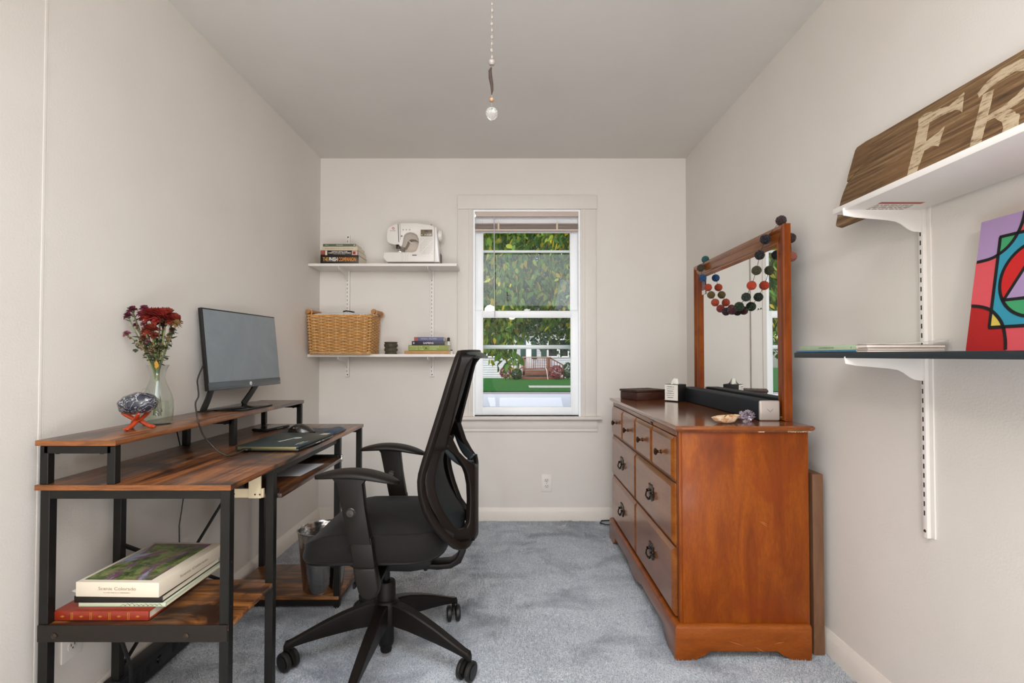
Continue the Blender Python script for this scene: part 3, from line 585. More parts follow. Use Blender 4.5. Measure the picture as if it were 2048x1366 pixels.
for k in range(220):
    sp0 = R.choice([s_ for s_ in stem_pts if s_.z < VZ + .33]); x = max(sp0.x + R.gauss(0, .005), XL + .012); z = sp0.z + R.gauss(0, .006); y = sp0.y + R.gauss(0, .006); dr_.ball((x, y, z), R.uniform(.0015, .0038), 1); dr_.tube([sp0, (x, y, z)], .0007, 3)
obj('dried_buds', dr_, plain('#6b4a2c', .7, var=.5, sc=90), bq, kind='stuff')
obj('yellow_leaf', MB().prism([(VX + .010, VZ + .19), (VX + .016, VZ + .184), (VX + .024, VZ + .193), (VX + .020, VZ + .205), (VX + .014, VZ + .212), (VX + .009, VZ + .20)], 'xz', VY - .030, VY - .029), plain('#a87a22', .6, var=.2, sc=60), bq, label='yellow leaf at the vase mouth')
# sodalite stone on its cobra stand
SXc, SYc = -1.158, 1.585
cs = thing('stone_stand', (SXc, SYc, .879), 'orange red carved wooden three legged stand under the dark stone', 'stand')
red = plain('#b0401c', .4, var=.2, sc=60)
for a in (.35, .35 + 2.0944, .35 + 4.1888):
    m = MB(); c_, s_2 = math.cos(a), math.sin(a)
    P_ = [(.040, .004), (.026, .010), (.008, .024), (-.012, .032), (-.030, .044), (-.042, .050)]
    m.tube([(SXc + c_ * r - s_2 * .006, SYc + s_2 * r + c_ * .006, .880 + z) for r, z in P_], [.007, .0055, .0065, .006, .0065, .003], 8); m.ball((SXc + c_ * .040 - s_2 * .006, SYc + s_2 * .040 + c_ * .006, .885), .009, 1, (1.1, 1.1, .65))
    obj('carved_leg', m, red, cs)
sd = N('sodalite'); v = sd.coords(); vo = sd.new('ShaderNodeTexNoise'); vo.inputs['Scale'].default_value = 28; vo.inputs['Detail'].default_value = 8; vo.inputs['Distortion'].default_value = 2.4; sd.l(v, vo.inputs[0])
sd.l(sd.ramp(vo.outputs[0], [(.0, '#23252f'), (.47, '#2d303c'), (.497, '#c9c6c6'), (.515, '#3a3d49'), (.68, '#24262e')]), sd.p.inputs['Base Color']); sd.set(.25, coat=.3)
stn = MB().ball((SXc + .002, SYc, .958), .048, 4, (1.22, .8, .70), .10, seed=2, M=Matrix.Translation((SXc, SYc, .958)) @ Matrix.Rotation(-.1, 4, 'Y') @ Matrix.Translation((-SXc, -SYc, -.958)))
single('dark_stone', stn, sd.m, (SXc, SYc, .93), 'polished dark blue stone with white veins resting on the red stand', 'stone')
# shelf books under the desk end
def book(name, x0, x1, y0, y1, z0, z1, cover, label, cat='book', spine='-y', M=None, pages=page_mat, group=None, hard=.002, rounded=False):
    """spine on the given side; pages show on the others"""
    c = V(((x0 + x1) / 2, (y0 + y1) / 2, z0)); c = (M @ c) if M else c
    t = thing(name, tuple(c), label, cat, group); k = hard; g = k * 1.6
    obj('cover', MB().box(x0, x1, y0, y1, z0, z0 + k, k * .3, M=M).box(x0, x1, y0, y1, z1 - k, z1, k * .3, M=M), cover, t)
    X0, X1, Y0, Y1 = x0 + g, x1 - g, y0 + g, y1 - g
    if spine == '-y': Y0 = y0 + k; sp = (x0, x1, y0 - (.004 if rounded else 0), y0 + k)
    elif spine == '-x': X0 = x0 + k; sp = (x0, x0 + k, y0, y1)
    elif spine == '+x': X1 = x1 - k; sp = (x1 - k, x1, y0, y1)
    obj('spine', MB().box(*sp, z0, z1, k * .4 if not rounded else .003, M=M), cover, t)
    obj('pages', MB().box(X0, X1, Y0, Y1, z0 + k, z1 - k, M=M), pages, t); return t
zb0 = .3875
b1 = book('book', -1.243, -.985, 1.405, 1.69, zb0, zb0 + .026, plain('#8a2a14', .4, var=.25, sc=60, coat=.2), 'thick red leather bound book with gilt spine, lowest in the desk shelf stack', hard=.003, rounded=True)
gold = plain('#c9973e', .35, .6)
for k in range(5):
    x = -1.195 + k * .051
    if k < 4: obj('gilt_band', MB().box(x, x + .0015, 1.4005, 1.4015, zb0 + .003, zb0 + .023).box(x + .004, x + .0055, 1.4005, 1.4015, zb0 + .003, zb0 + .023), gold, b1)
    obj('gilt_ornament', MB().prism([(x - .029, zb0 + .012), (x - .023, zb0 + .015), (x - .017, zb0 + .012), (x - .023, zb0 + .009)], 'xz', 1.4005, 1.4015), gold, b1)
b2 = book('book', -1.195, -.955, 1.425, 1.70, zb0 + .0262, zb0 + .039, plain('#c3cdb2', .6, var=.1, sc=12), 'pale green thin book with ink sketch on its spine, on the red book')
for k in range(9): x = -1.08 + k * .0125; obj('ink_sketch', MB().tube([(x, 1.4244, zb0 + .028 + R.random() * .003), (x + .008, 1.4244, zb0 + .033 + R.random() * .004), (x + .016, 1.4244, zb0 + .029)], .0004, 4), dark_print, b2)
b3 = book('binder', -1.205, -.962, 1.422, 1.70, zb0 + .0392, zb0 + .057, plain('#1d1712', .5, var=.1), 'black notebook with white pages below the boxed picture book')
single('loose_paper', MB().prism([(-1.235, 1.45), (-1.19, 1.43), (-.98, 1.43), (-.975, 1.62), (-1.2, 1.62)], 'xy', zb0 + .0573, zb0 + .0585), white_paint, (-1.1, 1.5, zb0 + .057), 'loose white paper sticking out under the boxed picture book', 'paper')
BM = T(-1.195, 1.415, zb0 + .0588, rz=math.radians(-1.5))
pb = thing('boxed_picture_book', (-1.08, 1.55, zb0 + .0588), 'cream boxed picture book with a mountain meadow photograph, on top of the desk shelf stack', 'book')
creamc = plain('#dfd3bf', .55, var=.03)
obj('case', MB().box(0, .232, 0, .30, 0, .040, .001, M=BM), creamc, pb)
ph_ = N('meadow_photo'); v = ph_.coords((1, 1, 1)); f1 = ph_.noise(v, 22, 6, .7, .4); gcol = ph_.ramp(f1, [(.3, '#1f2a16'), (.45, '#4e6133'), (.58, '#8a9652'), (.72, '#8c5a72')])
f2 = ph_.noise(ph_.coords((1, .6, 1)), 9, 5, .6, 1.2); mm_ = ph_.mix(ph_.ramp(f2, [(.48, 0.), (.56, 1.)]), gcol, '#7d4f6c')
f3 = ph_.noise(ph_.coords((1.3, .7, 1)), 6, 5, .6, 1.0); mm_ = ph_.mix(ph_.ramp(f3, [(.54, 0.), (.58, 1.)]), mm_, '#98a0ae')
ph_.l(mm_, ph_.p.inputs['Base Color']); ph_.set(.35)
obj('cover_photograph', MB().box(.012, .200, .015, .285, .0401, .0405, M=BM), ph_.m, pb)
bx = BM.to_3x3() @ V((1, 0, 0)); by = BM.to_3x3() @ V((0, 1, 0))
text('Scenic Colorado', BM @ V((.116, -.0002, .019)), bx, (0, 0, 1), .0085, plain('#9a8a70', .6), pb, width=.105)
bars(pb, BM @ V((.116, -.0002, .011)), bx, (0, 0, 1), .075, .0020, plain('#a2957d', .6))
text('Scenic Colorado', BM @ V((.2322, .15, .017)), by, (0, 0, 1), .0075, plain('#8c7c62', .6), pb, width=.13)
# cables, power strip, outlet on the wall
oc = thing('wall_outlet', (XL, 1.52, .26), 'white socket plate on the wall under the desk near the books', 'outlet')
def outlet(parent, M):
    obj('cover_plate', MB().box(-.035, .035, -.057, .057, 0, .005, .002, M=M), white_paint, parent)
    for s in (-1, 1):
        r_ = obj('receptacle', MB().prism([(.014 * math.cos(q) * 1.15, s * .0195 + max(-.0125, min(.0125, .0165 * math.sin(q)))) for q in [2 * PI * k / 24 for k in range(24)]], 'xy', .004, .0065, .0006, M=M), plain('#dcd6cd', .4), parent)
        obj('slot', MB().box(-.0075, -.005, s * .0195 + .000, s * .0195 + .008, .0062, .0068, M=M).box(.005, .0075, s * .0195 + .000, s * .0195 + .008, .0062, .0068, M=M).lathe([(.0025, .0062), (.0025, .0068)], 8, M @ T(0, s * .0195 - .006)), plain('#2a211b', .8), r_)
    obj('screw', MB().lathe([(.0025, .005), (.0025, .0062)], 8, M), screw_mat, parent)
outlet(oc, Matrix(((0, 0, 1, XL), (1, 0, 0, 1.525), (0, 1, 0, .272), (0, 0, 0, 1))))
ob = thing('wall_outlet', (.232, YB, .25), 'wall socket plate painted wall colour below the window', 'outlet')
outlet(ob, Matrix(((1, 0, 0, .232), (0, 0, -1, YB), (0, 1, 0, .250), (0, 0, 0, 1))))
ps = thing('power_strip', (-1.24, 1.80, .07), 'long black power strip standing on edge along the baseboard under the desk', 'power strip')
obj('housing', MB().box(-1.281, -1.225, 1.62, 1.98, .012, .085, .005), plain('#191b1e', .35, var=.1), ps)
obj('rocker_switch', MB().lathe([(.013, 0), (.012, .005)], 16, T(-1.225, 1.80, .052, ry=PI / 2)), gloss_black, ps)
for y in (1.70, 1.75, 1.88, 1.93): obj('socket_face', MB().box(-1.226, -1.224, y - .014, y + .014, .036, .066, .001), black_plastic, ps)
single('power_cable', MB().tube([(-1.288, 1.525, .295), (-1.255, 1.53, .30), (-1.225, 1.56, .285), (-1.205, 1.60, .22), (-1.20, 1.63, .13), (-1.205, 1.64, .03), (-1.19, 1.60, .02), (-1.20, 1.66, .016), (-1.215, 1.70, .03)], .0055, 8), black_plastic, (-1.2, 1.6, .1), 'thick black cable curving down from the wall socket plate to the carpet', 'cable')
single('hanging_cable', MB().tube([(-1.292, 1.96, .862), (-1.292, 1.985, .80), (-1.292, 2.02, .70), (-1.288, 2.03, .60), (-1.285, 1.99, .45), (-1.275, 1.98, .30), (-1.27, 1.97, .20), (-1.262, 1.95, .088)], .0022, 6), black_plastic, (-1.29, 2, .5), 'thin dark cable hanging down the wall behind the desk', 'cable')
# metal waste bin on the low desk shelf
ham = N('hammered_metal'); ham.p.inputs['Base Color'].default_value = lin('#b9b6b2'); ham.set(.2, 1.0); vo = ham.new('ShaderNodeTexVoronoi'); vo.inputs['Scale'].default_value = 70; ham.l(ham.coords((1, 1, 1.2)), vo.inputs[0]); ham.bump(vo.outputs[0], .3, .0015)
wb = thing('waste_bin', (-.857, 2.345, .0555), 'hammered silver metal waste bin on the low desk shelf behind the chair', 'bin')
obj('bin_body', MB().lathe([(.001, .001), (.083, .001), (.086, .006), (.110, .262), (.112, .268), (.108, .268), (.105, .262), (.083, .010), (.001, .010)], 48, T(-.857, 2.345, .0555), cap=False), ham.m, wb)
obj('rim', MB().tube([(-.857 + .111 * math.cos(q), 2.345 + .111 * math.sin(q), .3235) for q in [2 * PI * k / 40 for k in range(40)]], .003, 6, closed=True), chrome, wb)
# ------------------------------------------------------------------ office chair
CX, CY = -.462, 1.90
ch = thing('office_chair', (CX, CY, 0), 'black mesh back office chair with armrests on a five star castor base facing the desk', 'chair')
chp = plain('#120c08', .46, spec=.28, var=.12, sc=20, bump=.35, bsc=1100, bd=.0004)
chd = plain('#0d0b09', .5, spec=.3, var=.1)
fab = N('seat_fabric'); v = fab.coords(); fab.p.inputs['Base Color'].default_value = lin('#100c0a'); fab.set(.85, spec=.3); fab.p.inputs['Sheen Weight'].default_value = .06; fab.p.inputs['Sheen Roughness'].default_value = .4
vo = fab.new('ShaderNodeTexVoronoi'); vo.inputs['Scale'].default_value = 650; fab.l(v, vo.inputs[0]); fab.bump(vo.outputs[0], .35, .0006)
fab.l(fab.mix(fab.ramp(fab.noise(fab.coords(), 120, 2), [(.72, 0.), (.8, .5)]), '#100c0a', '#2a241e'), fab.p.inputs['Base Color']); fab = fab.m
# base: hub, five legs, five castors
obj('hub', MB().lathe([(.030, .125), (.044, .13), (.046, .16), (.046, .20), (.040, .212), (.034, .216), (.033, .275), (.030, .280), (.015, .281)], 28, T(CX, CY, 0)), chp, ch)
obj('gas_lift', MB().lathe([(.0135, .27), (.0135, .36)], 20, T(CX, CY, 0)), plain('#121110', .25, .5), ch)
obj('lower_cylinder', MB().lathe([(.012, .022), (.019, .024), (.021, .030), (.021, .045), (.026, .05), (.028, .06), (.028, .13)], 22, T(CX, CY, 0)), chd, ch)
def castor(cx, cy, ang, parent):
    M = T(cx, cy, 0, rz=ang); st = obj('castor', MB().lathe([(.0075, .048), (.0075, .095)], 12, M).tube([M @ V((.012 * math.cos(q) * 2.2, 0, .032 + .030 * math.sin(q))) for q in [.25 * PI * k / 1.6 for k in range(0, 7)]], .01, 8, flat=(.0055, .009), ref=M.to_3x3() @ V((0, 1, 0))), chd, parent)
    for s in (-1, 1):
        obj('wheel', MB().lathe([(.002, -.009), (.025, -.009), (.0325, -.006), (.0335, 0), (.0325, .006), (.026, .009), (.024, .0075), (.002, .0085)], 28, M @ T(0, s * .0175, .0345, rx=PI / 2)), plain('#1b1917', .45, var=.2), st)
        obj('hub_cap', MB().lathe([(.001, .0), (.020, 0), (.023, .0012), (.023, .002), (.001, .003)], 20, M @ T(0, s * .0265, .0345, rx=-PI / 2 * s)), plain('#0c0b0b', .3), st)
casts = [(49.4, .335, 100), (121, .335, 30), (193, .335, -28), (265, .335, 60), (-23.5, .335, 62)]
for k, (a, rad, wa) in enumerate(casts):
    a = math.radians(a); c_, s_2 = math.cos(a), math.sin(a); m = MB(); t = bmesh.new(); rings = []
    prof_ = [(.030, .208, .130, .021), (.06, .205, .126, .020), (.10, .196, .123, .0195), (.16, .176, .114, .0185), (.22, .152, .104, .017), (.28, .124, .092, .0155), (.325, .103, .080, .0135), (.345, .097, .070, .012), (.350, .088, .068, .009)]
    for r, zt, zl, w in prof_:
        ring = []
        for (yy, zz_) in ((-w * .78, zt), (w * .78, zt), (w, zt - .005), (w * .92, zl + .003), (w * .80, zl), (-w * .80, zl), (-w * .92, zl + .003), (-w, zt - .005)):
            ring.append(t.verts.new((CX + c_ * r - s_2 * yy, CY + s_2 * r + c_ * yy, zz_)))
        rings.append(ring)
    for A, B in zip(rings, rings[1:]):
        for q in range(8): t.faces.new((A[q], A[(q + 1) % 8], B[(q + 1) % 8], B[q]))
    t.faces.new(rings[0][::-1]); t.faces.new(rings[-1]); m._merge(t)
    obj('base_leg', m, chp, ch)
    castor(CX + c_ * rad, CY + s_2 * rad, math.radians(wa), ch)
# seat
def seat_pt(u_, v_):
    # u around, v from bottom rim centre over the side to the top centre
    a = 2 * PI * u_; ex = 4.2
    cx_, sy_ = math.cos(a), math.sin(a); k = (abs(cx_) ** ex + abs(sy_) ** ex) ** (-1 / ex); ux, uy = cx_ * k, sy_ * k
    hx, hy = .252, .245
    if v_ < .18: r = v_ / .18 * .93; z = .432
    elif v_ < .55:
        q = (v_ - .18) / .37 * PI; r = .93 + .07 * math.sin(q * .62) ** .8; z = .432 + .082 * (1 - math.cos(q)) / 2
        r *= 1 - .04 * max(0, math.cos(q) * -1)
    else:
        q = (v_ - .55) / .45; r = .957 * (1 - q); z = .514 + .022 * math.sin(q * PI / 2) ** 1.0
    x = ux * hx * r; y = uy * hy * r
    fr = max(0, (-x / hx - .35) / .65); z -= (.062 if v_ > .45 else .02 + .042 * max(0, (v_ - .18) / .27)) * fr ** 1.8
    z += .012 * abs(uy * r) ** 2 * (1 if v_ > .5 else 0) - .010 * (1 - r) * 0
    return V((-.468 + x, CY + y, z))
obj('seat_cushion', MB().grid(seat_pt, 64, 34, cu=True), fab, ch, smooth=80)
def shell_pt(u_, v_):
    a = 2 * PI * u_; ex = 4; cx_, sy_ = math.cos(a), math.sin(a); k = (abs(cx_) ** ex + abs(sy_) ** ex) ** (-1 / ex); r = [0, .45, .62, .93, .955, .955, 0][int(round(v_ * 6))]
    z = [.395, .395, .402, .425, .430, .438, .438][int(round(v_ * 6))]; x = cx_ * k * .252 * r; y = sy_ * k * .245 * r
    z -= .028 * max(0, (-x / .252 - .35) / .65) ** 1.6
    return V((-.468 + x, CY + y, z))
obj('seat_shell', MB().grid(shell_pt, 48, 7, cu=True), chd, ch)
m = MB(); m.prism([(-.60, .375), (-.56, .352), (-.47, .342), (-.36, .340), (-.30, .350), (-.285, .372), (-.30, .397), (-.60, .397)], 'xz', CY - .075, CY + .075, .006)
m.box(-.335, -.30, CY - .04, CY + .04, .334, .345, .002); m.lathe([(.006, 0), (.006, .012)], 10, T(-.315, CY - .02, .324)); obj('tilt_mechanism', m, chd, ch)
obj('tension_knob', MB().lathe([(.018, 0), (.026, .004), (.027, .05), (.023, .056), (.004, .058)], 14, T(-.605, CY - .02, .372, ry=-PI / 2 - .2), flute=lambda a, z: .05 * math.cos(a * 7)), chd, ch)
obj('height_lever', MB().tube([(-.50, CY - .05, .375), (-.50, CY - .16, .37), (-.51, CY - .235, .362)], .005, 8, flat=(.009, .004)), chd, ch)
# back support bar
m = MB(); m.tube([(-.40, CY, .352), (-.33, CY, .346), (-.26, CY, .342), (-.215, CY, .350), (-.19, CY, .372), (-.178, CY, .405), (-.172, CY, .455)], .02, 10, flat=[(.008, .034), (.009, .034), (.010, .032), (.010, .030), (.010, .028), (.010, .030), (.012, .032)], ref=(0, 0, 1) if False else None)
obj('back_support', MB().prism([(-.42, .362), (-.42, .340), (-.27, .330), (-.22, .335), (-.185, .355), (-.168, .395), (-.164, .455), (-.186, .455), (-.190, .405), (-.203, .372), (-.226, .355), (-.27, .351)], 'xz', CY - .034, CY + .034, .005, seg=3), chp, ch); m.b.free()
# backrest
rim_c = [(-.172, 1.112), (-.192, 1.045), (-.215, .965), (-.240, .885), (-.262, .815), (-.278, .765), (-.290, .722), (-.293, .695), (-.289, .655), (-.276, .610), (-.258, .572), (-.232, .532), (-.206, .502)]
def rim_x(z):
    for (x0, z0), (x1, z1) in zip(rim_c, rim_c[1:]):
        if z <= z0 and z >= z1: return x0 + (x1 - x0) * (z0 - z) / (z0 - z1)
    return rim_c[0][0] if z > rim_c[0][1] else rim_c[-1][0]
def half(z): return .242 - .035 * max(0, (z - .95) / .16) ** 2 - .03 * max(0, (.62 - z) / .12) ** 1.5
def rim_path():
    P_ = []
    for k in range(26): z = 1.095 - k * (1.095 - .515) / 25; P_.append((rim_x(z), CY - half(z), z))
    for k in range(1, 12): q = k / 12; a = PI * q; y = -math.cos(a); P_.append((-.207 + .058 * math.sin(a) ** .8, CY + y * .205, .503 - .055 * math.sin(a) ** .7))
    for k in range(26): z = .515 + k * (1.095 - .515) / 25; P_.append((rim_x(z), CY + half(z), z))
    for k in range(0, 13): q = k / 12; a = PI * q; P_.append((-.172 + .045 * math.sin(a), CY + .195 * math.cos(a), 1.112 + .003 * math.sin(a)))
    return P_
obj('back_frame', MB().tube(rim_path(), .01, 12, closed=True, flat=(.0125, .0095)), chp, ch)
obj('frame_piping', MB().tube([(x - .0115, CY + (y - CY) * 1.0, z) for x, y, z in rim_path()], .0022, 6, closed=True), fab, ch)
# broad rear flanges of the side rails: they widen downwards into the wings
def flange(sgn):
    def f(a, b):
        z = 1.108 - a * (1.108 - .80); x0 = rim_x(z); w = .030 + .016 * a ** 2 + .02 * max(0, 1 - a * 9)
        y = CY + sgn * (half(z) - .003 - .012 * b - .02 * b * a); return V((x0 + .004 + w * b, y, z))

    return f
for sgn in (-1, 1):
    m = MB().grid(flange(sgn), 22, 6); o = obj('rail_flange', m, chp, ch); mod = o.modifiers.new('solid', 'SOLIDIFY'); mod.thickness = .007; mod.offset = 0
def top_fl(a, b):
    q = PI * a; return V((-.166 + .043 * math.sin(q) + .030 * b, CY + (.192 - .012 * b) * math.cos(q), 1.117 - .006 * b - .012 * b * b))
o = obj('top_flange', MB().grid(top_fl, 24, 5), plain('#2a2f31', .3, var=.1), ch); mod = o.modifiers.new('solid', 'SOLIDIFY'); mod.thickness = .007; mod.offset = 0
H_ = [(-.239, 1.71, .785), (-.251, 1.697, .748), (-.258, 1.69, .703), (-.256, 1.692, .665), (-.25, 1.698, .637), (-.237, 1.711, .597), (-.221, 1.729, .562), (-.205, 1.748, .532), (-.189, 1.768, .51), (-.176, 1.783, .506), (-.164, 1.799, .506), (-.156, 1.809, .522), (-.155, 1.811, .544), (-.153, 1.813, .598), (-.155, 1.811, .651), (-.161, 1.803, .688), (-.168, 1.794, .712), (-.183, 1.776, .742), (-.198, 1.757, .766), (-.222, 1.729, .792)]
W_ = [(-.257, 1.692, .845), (-.274, 1.676, .782), (-.29, 1.666, .728), (-.293, 1.665, .7), (-.288, 1.667, .655), (-.275, 1.675, .612), (-.259, 1.689, .576), (-.239, 1.709, .531), (-.214, 1.737, .478), (-.179, 1.779, .463), (-.155, 1.811, .457), (-.14, 1.83, .466), (-.14, 1.83, .522), (-.14, 1.83, .593), (-.14, 1.83, .655), (-.141, 1.83, .708), (-.141, 1.83, .719), (-.164, 1.799, .743), (-.188, 1.77, .776), (-.212, 1.741, .837)]
W_ = [(x if not (i in (3, 4, 2, 5, 6)) else x + .006, y, z) for i, (x, y, z) in enumerate(W_)]
for sgn in (-1, 1):
    t = bmesh.new(); rows = []
    for q in (0, .33, .67, 1):
        rows.append([t.verts.new((a[0] + (b[0] - a[0]) * q, CY + sgn * (CY - (a[1] + (b[1] - a[1]) * q)) * -1 * -1 if False else CY + sgn * (CY - (a[1] + (b[1] - a[1]) * q)), a[2] + (b[2] - a[2]) * q)) for a, b in zip(W_, H_)])
    nW = len(W_)
    for A, B in zip(rows, rows[1:]):
        for k in range(nW): t.faces.new((A[k], A[(k + 1) % nW], B[(k + 1) % nW], B[k]))
    m = MB(); m._merge(t); me = mesh(m, 'wing', 60); o = link('back_wing', me, chp, ch)
    mod = o.modifiers.new('solid', 'SOLIDIFY'); mod.thickness = .022; mod.offset = 0
    mod = o.modifiers.new('bev', 'BEVEL'); mod.width = .004; mod.segments = 2; mod.limit_method = 'ANGLE'; mod.angle_limit = math.radians(50)
def spine(a, b):
    z = .452 + a * .275; return V((-.140 + .010 * math.sin(PI * b) - .0 * a, CY - .078 + .156 * b, z + .02 * a ** 3 * (1 - 4 * (b - .5) ** 2) * -1))
o = obj('rear_spine', MB().grid(spine, 16, 10), chp, ch); mod = o.modifiers.new('solid', 'SOLIDIFY'); mod.thickness = .012; mod.offset = 0
# spine tongue rising to meet the side rails
for sgn in (-1, 1):
    def tong(a, b):
        x = -.143 + (-.236 + .143) * a ** .8; y = CY + sgn * (.06 + (.222 - .06) * a ** 1.15); z = .722 + (.845 - .722) * a ** 1.6
        return V((x + .020 * b * (1 - .3 * a) - .014, y, z - .012 + .020 * b))
    o = obj('spine_arm', MB().grid(tong, 18, 4), plain('#2a2f31', .3, var=.1), ch); mod = o.modifiers.new('solid', 'SOLIDIFY'); mod.thickness = .010; mod.offset = 0
mt = N('back_mesh'); mt.p.inputs['Base Color'].default_value = lin('#1a1d1f'); mt.set(.7); vo = mt.new('ShaderNodeTexVoronoi'); vo.inputs['Scale'].default_value = 420; mt.l(mt.coords(), vo.inputs[0]); mt.bump(vo.outputs[0], .7, .001)
def mesh_pt(a, b):
    z = 1.108 - a * (1.108 - .47); h_ = half(max(z, .515)) * (1 if z > .515 else .95); q = 2 * b - 1
    if z < .515: h_ = .205 * math.sqrt(max(.05, 1 - ((.515 - z) / .06) ** 2)) ** .6
    return V((rim_x(z) + .030 * (1 - q * q), CY + h_ * q * .99, z))
obj('back_mesh', MB().grid(mesh_pt, 40, 22), mt.m, ch, smooth=80)
# armrests
for sgn, dx in ((-1, 0), (1, .004)):
    yb = CY + sgn * .262; pad_y = CY + sgn * .240; X0 = -.637 + dx; X1 = -.362 + dx
    def pad(a, b, y=pad_y, X0=X0, X1=X1):
        x = X0 + (X1 - X0) * a; e = max(0, 1 - abs(2 * a - 1) ** 3.2) ** .5; w = .047 * e + .0005; q = 2 * PI * b
        top = .742 - .030 * (2 * a - .9) ** 2 - .006 * a; th = .003 + (.020 if True else 0) * (1 - .55 * abs(2 * a - 1) ** 2) * e
        c_, s_3 = math.cos(q), math.sin(q)
        return V((x, y + math.copysign(abs(c_) ** .7, c_) * w, top - th * .5 + (th * .5 + .0015) * math.copysign(abs(s_3) ** .8, s_3) - .004 * abs(c_) ** 3))
    pd = obj('arm_pad', MB().grid(pad, 34, 20, cv=True), chp, ch, smooth=60)
    m = MB(); m.prism([(-.572 + dx, .722), (-.553 + dx, .700), (-.545 + dx, .66), (-.515 + dx, .512), (-.444 + dx, .510), (-.463 + dx, .62), (-.472 + dx, .700), (-.455 + dx, .722)], 'xz', yb - .018, yb + .018, .004); sl = obj('arm_sleeve', m, chp, ch)
    for s3 in (-1, 1): obj('arm_button', MB().lathe([(.015, 0), (.015, .002), (.0125, .004), (.0115, .009), (.002, .010)], 20, T(-.507 + dx, yb + s3 * .018, .612, rx=-s3 * PI / 2)), plain('#2b2420', .35), sl)
    obj('arm_post', MB().prism([(-.511 + dx, .53), (-.498 + dx, .428), (-.431 + dx, .428), (-.445 + dx, .53)], 'xz', yb - .014, yb + .014, .003), chp, ch)
    obj('arm_bracket', MB().prism([(-.500 + dx, .438), (-.494 + dx, .40), (-.483 + dx, .362), (-.470 + dx, .345), (-.445 + dx, .338), (-.424 + dx, .350), (-.418 + dx, .375), (-.424 + dx, .41), (-.430 + dx, .438)], 'xz', yb - .021, yb + .021, .008, seg=3), chp, ch)

    obj('arm_strut', MB().tube([(-.455 + dx, yb, .365), (-.455 + dx, CY + sgn * .17, .372), (-.455 + dx, CY + sgn * .06, .385)], .01, 8, flat=(.009, .028), ref=(0, 0, 1)), chd, ch)
# ------------------------------------------------------------------ shelves
shelfm = plain('#e6e0da', .4, var=.02)
blackshelf = plain('#20282c', .45, var=.3, sc=40)
def standard_back(x, label):
    t = thing('shelf_standard', (x, YB, 1.4), label, 'shelf rail'); m = MB()
    m.box(x - .012, x - .009, YB - .014, YB, .965, 1.918); m.box(x + .009, x + .012, YB - .014, YB, .965, 1.918); m.box(x - .012, x + .012, YB - .015, YB - .012, .965, 1.918)
    obj('channel', m, shelfm, t); s = MB()
    for k in range(35): z = .995 + k * .0265; s.box(x - .0055, x - .0025, YB - .0155, YB - .0148, z, z + .013)
    obj('slots', s, dark_print, t, kind='stuff')
    for z in (.978, 1.905): obj('screw', MB().lathe([(.0045, 0), (.0035, .0015)], 10, T(x, YB - .015, z, rx=PI / 2)), screw_mat, t)
standard_back(-1.105, 'white slotted shelf rail on the back wall above the basket')
standard_back(-.537, 'white slotted shelf rail on the back wall under the sewing machine')
br = [(0, -.066), (.022, -.063), (.034, -.056), (.050, -.042), (.064, -.034), (.085, -.030), (.163, -.022), (.190, -.016), (.192, -.004), (.190, 0), (0, 0)]
def back_shelf(z0, z1, y0, x1, label):
    t = thing('wall_shelf', (-.8, YB - .1, z0), label, 'shelf')
    obj('board', MB().prism([(YB - .012, z0), (y0, z0), (y0, z1), (YB - .012, z1)], 'yz', -1.297, x1, .001), shelfm, t)
    for x in (-1.105, -.537): obj('bracket', MB().prism([(YB - .014 - d, z0 + q) for d, q in br], 'yz', x - .0015, x + .0015), shelfm, t).data.update()
    return t
ws = back_shelf(1.6755, 1.692, 3.246, -.352, 'upper white shelf on the back wall holding the sewing machine')
back_shelf(1.0985, 1.115, 3.246, -.352, 'lower white shelf on the back wall holding the wicker basket')
# right wall
YS = 1.454
t = thing('shelf_standard', (XR, YS, 1.1), 'long white slotted shelf rail on the side wall between the two shelves', 'shelf rail'); m = MB()
m.box(XR - .015, XR, YS - .008, YS + .008, .593, 1.62, .001)
obj('channel', m, shelfm, t); s = MB()
for k in range(37): z = .655 + k * .0264; s.box(XR - .0156, XR - .0148, YS - .0015, YS + .0025, z, z + .0135)
obj('slots', s, dark_print, t, kind='stuff'); obj('screw', MB().lathe([(.0045, 0), (.003, .002)], 10, T(XR - .015, YS, .612, ry=-PI / 2)), screw_mat, t)
obj('end_flange', MB().box(XR - .005, XR, YS - .022, YS - .0075, .595, 1.62, .0015), shelfm, t)
def side_shelf(x0, y1, z0, z1, mt_, label):
    t = thing('side_shelf', (XR - .1, 1.1, z0), label, 'shelf')
    obj('board', MB().box(x0, XR - .012, .55, y1, z0, z1, .001), mt_, t)
    for y in (YS, .78): obj('bracket', MB().prism([(XR - .012 - d * 1.17, z0 + q * .98 + (.006 if d > .18 and q > -.01 else 0)) for d, q in br], 'xz', y - .0018, y + .0018, .0005), shelfm, t)
    return t
usf = side_shelf(.948, 1.506, 1.522, 1.538, shelfm, 'white upper shelf on the side wall under the painted wooden sign')
side_shelf(.945, 1.715, 1.099, 1.116, blackshelf, 'black lower shelf on the side wall under the colourful painting')
stk = obj('price_sticker', MB().box(1.0, 1.118, 1.377, 1.455, 1.5214, 1.5219), plain('#e7ddd4', .6), usf, label='white sticker with a red band')
obj('sticker_band', MB().box(1.0, 1.118, 1.377, 1.393, 1.5210, 1.5214), plain('#a04336', .6), stk)
m = MB()
for k in range(5):
    x = 1.004
    while x < 1.105: w_ = R.uniform(.006, .02); m.box(x, min(x + w_, 1.112), 1.402 + k * .010, 1.406 + k * .010, 1.5211, 1.5214); x += w_ + .004
obj('small_print', m, plain('#77685e', .6), stk, kind='stuff')
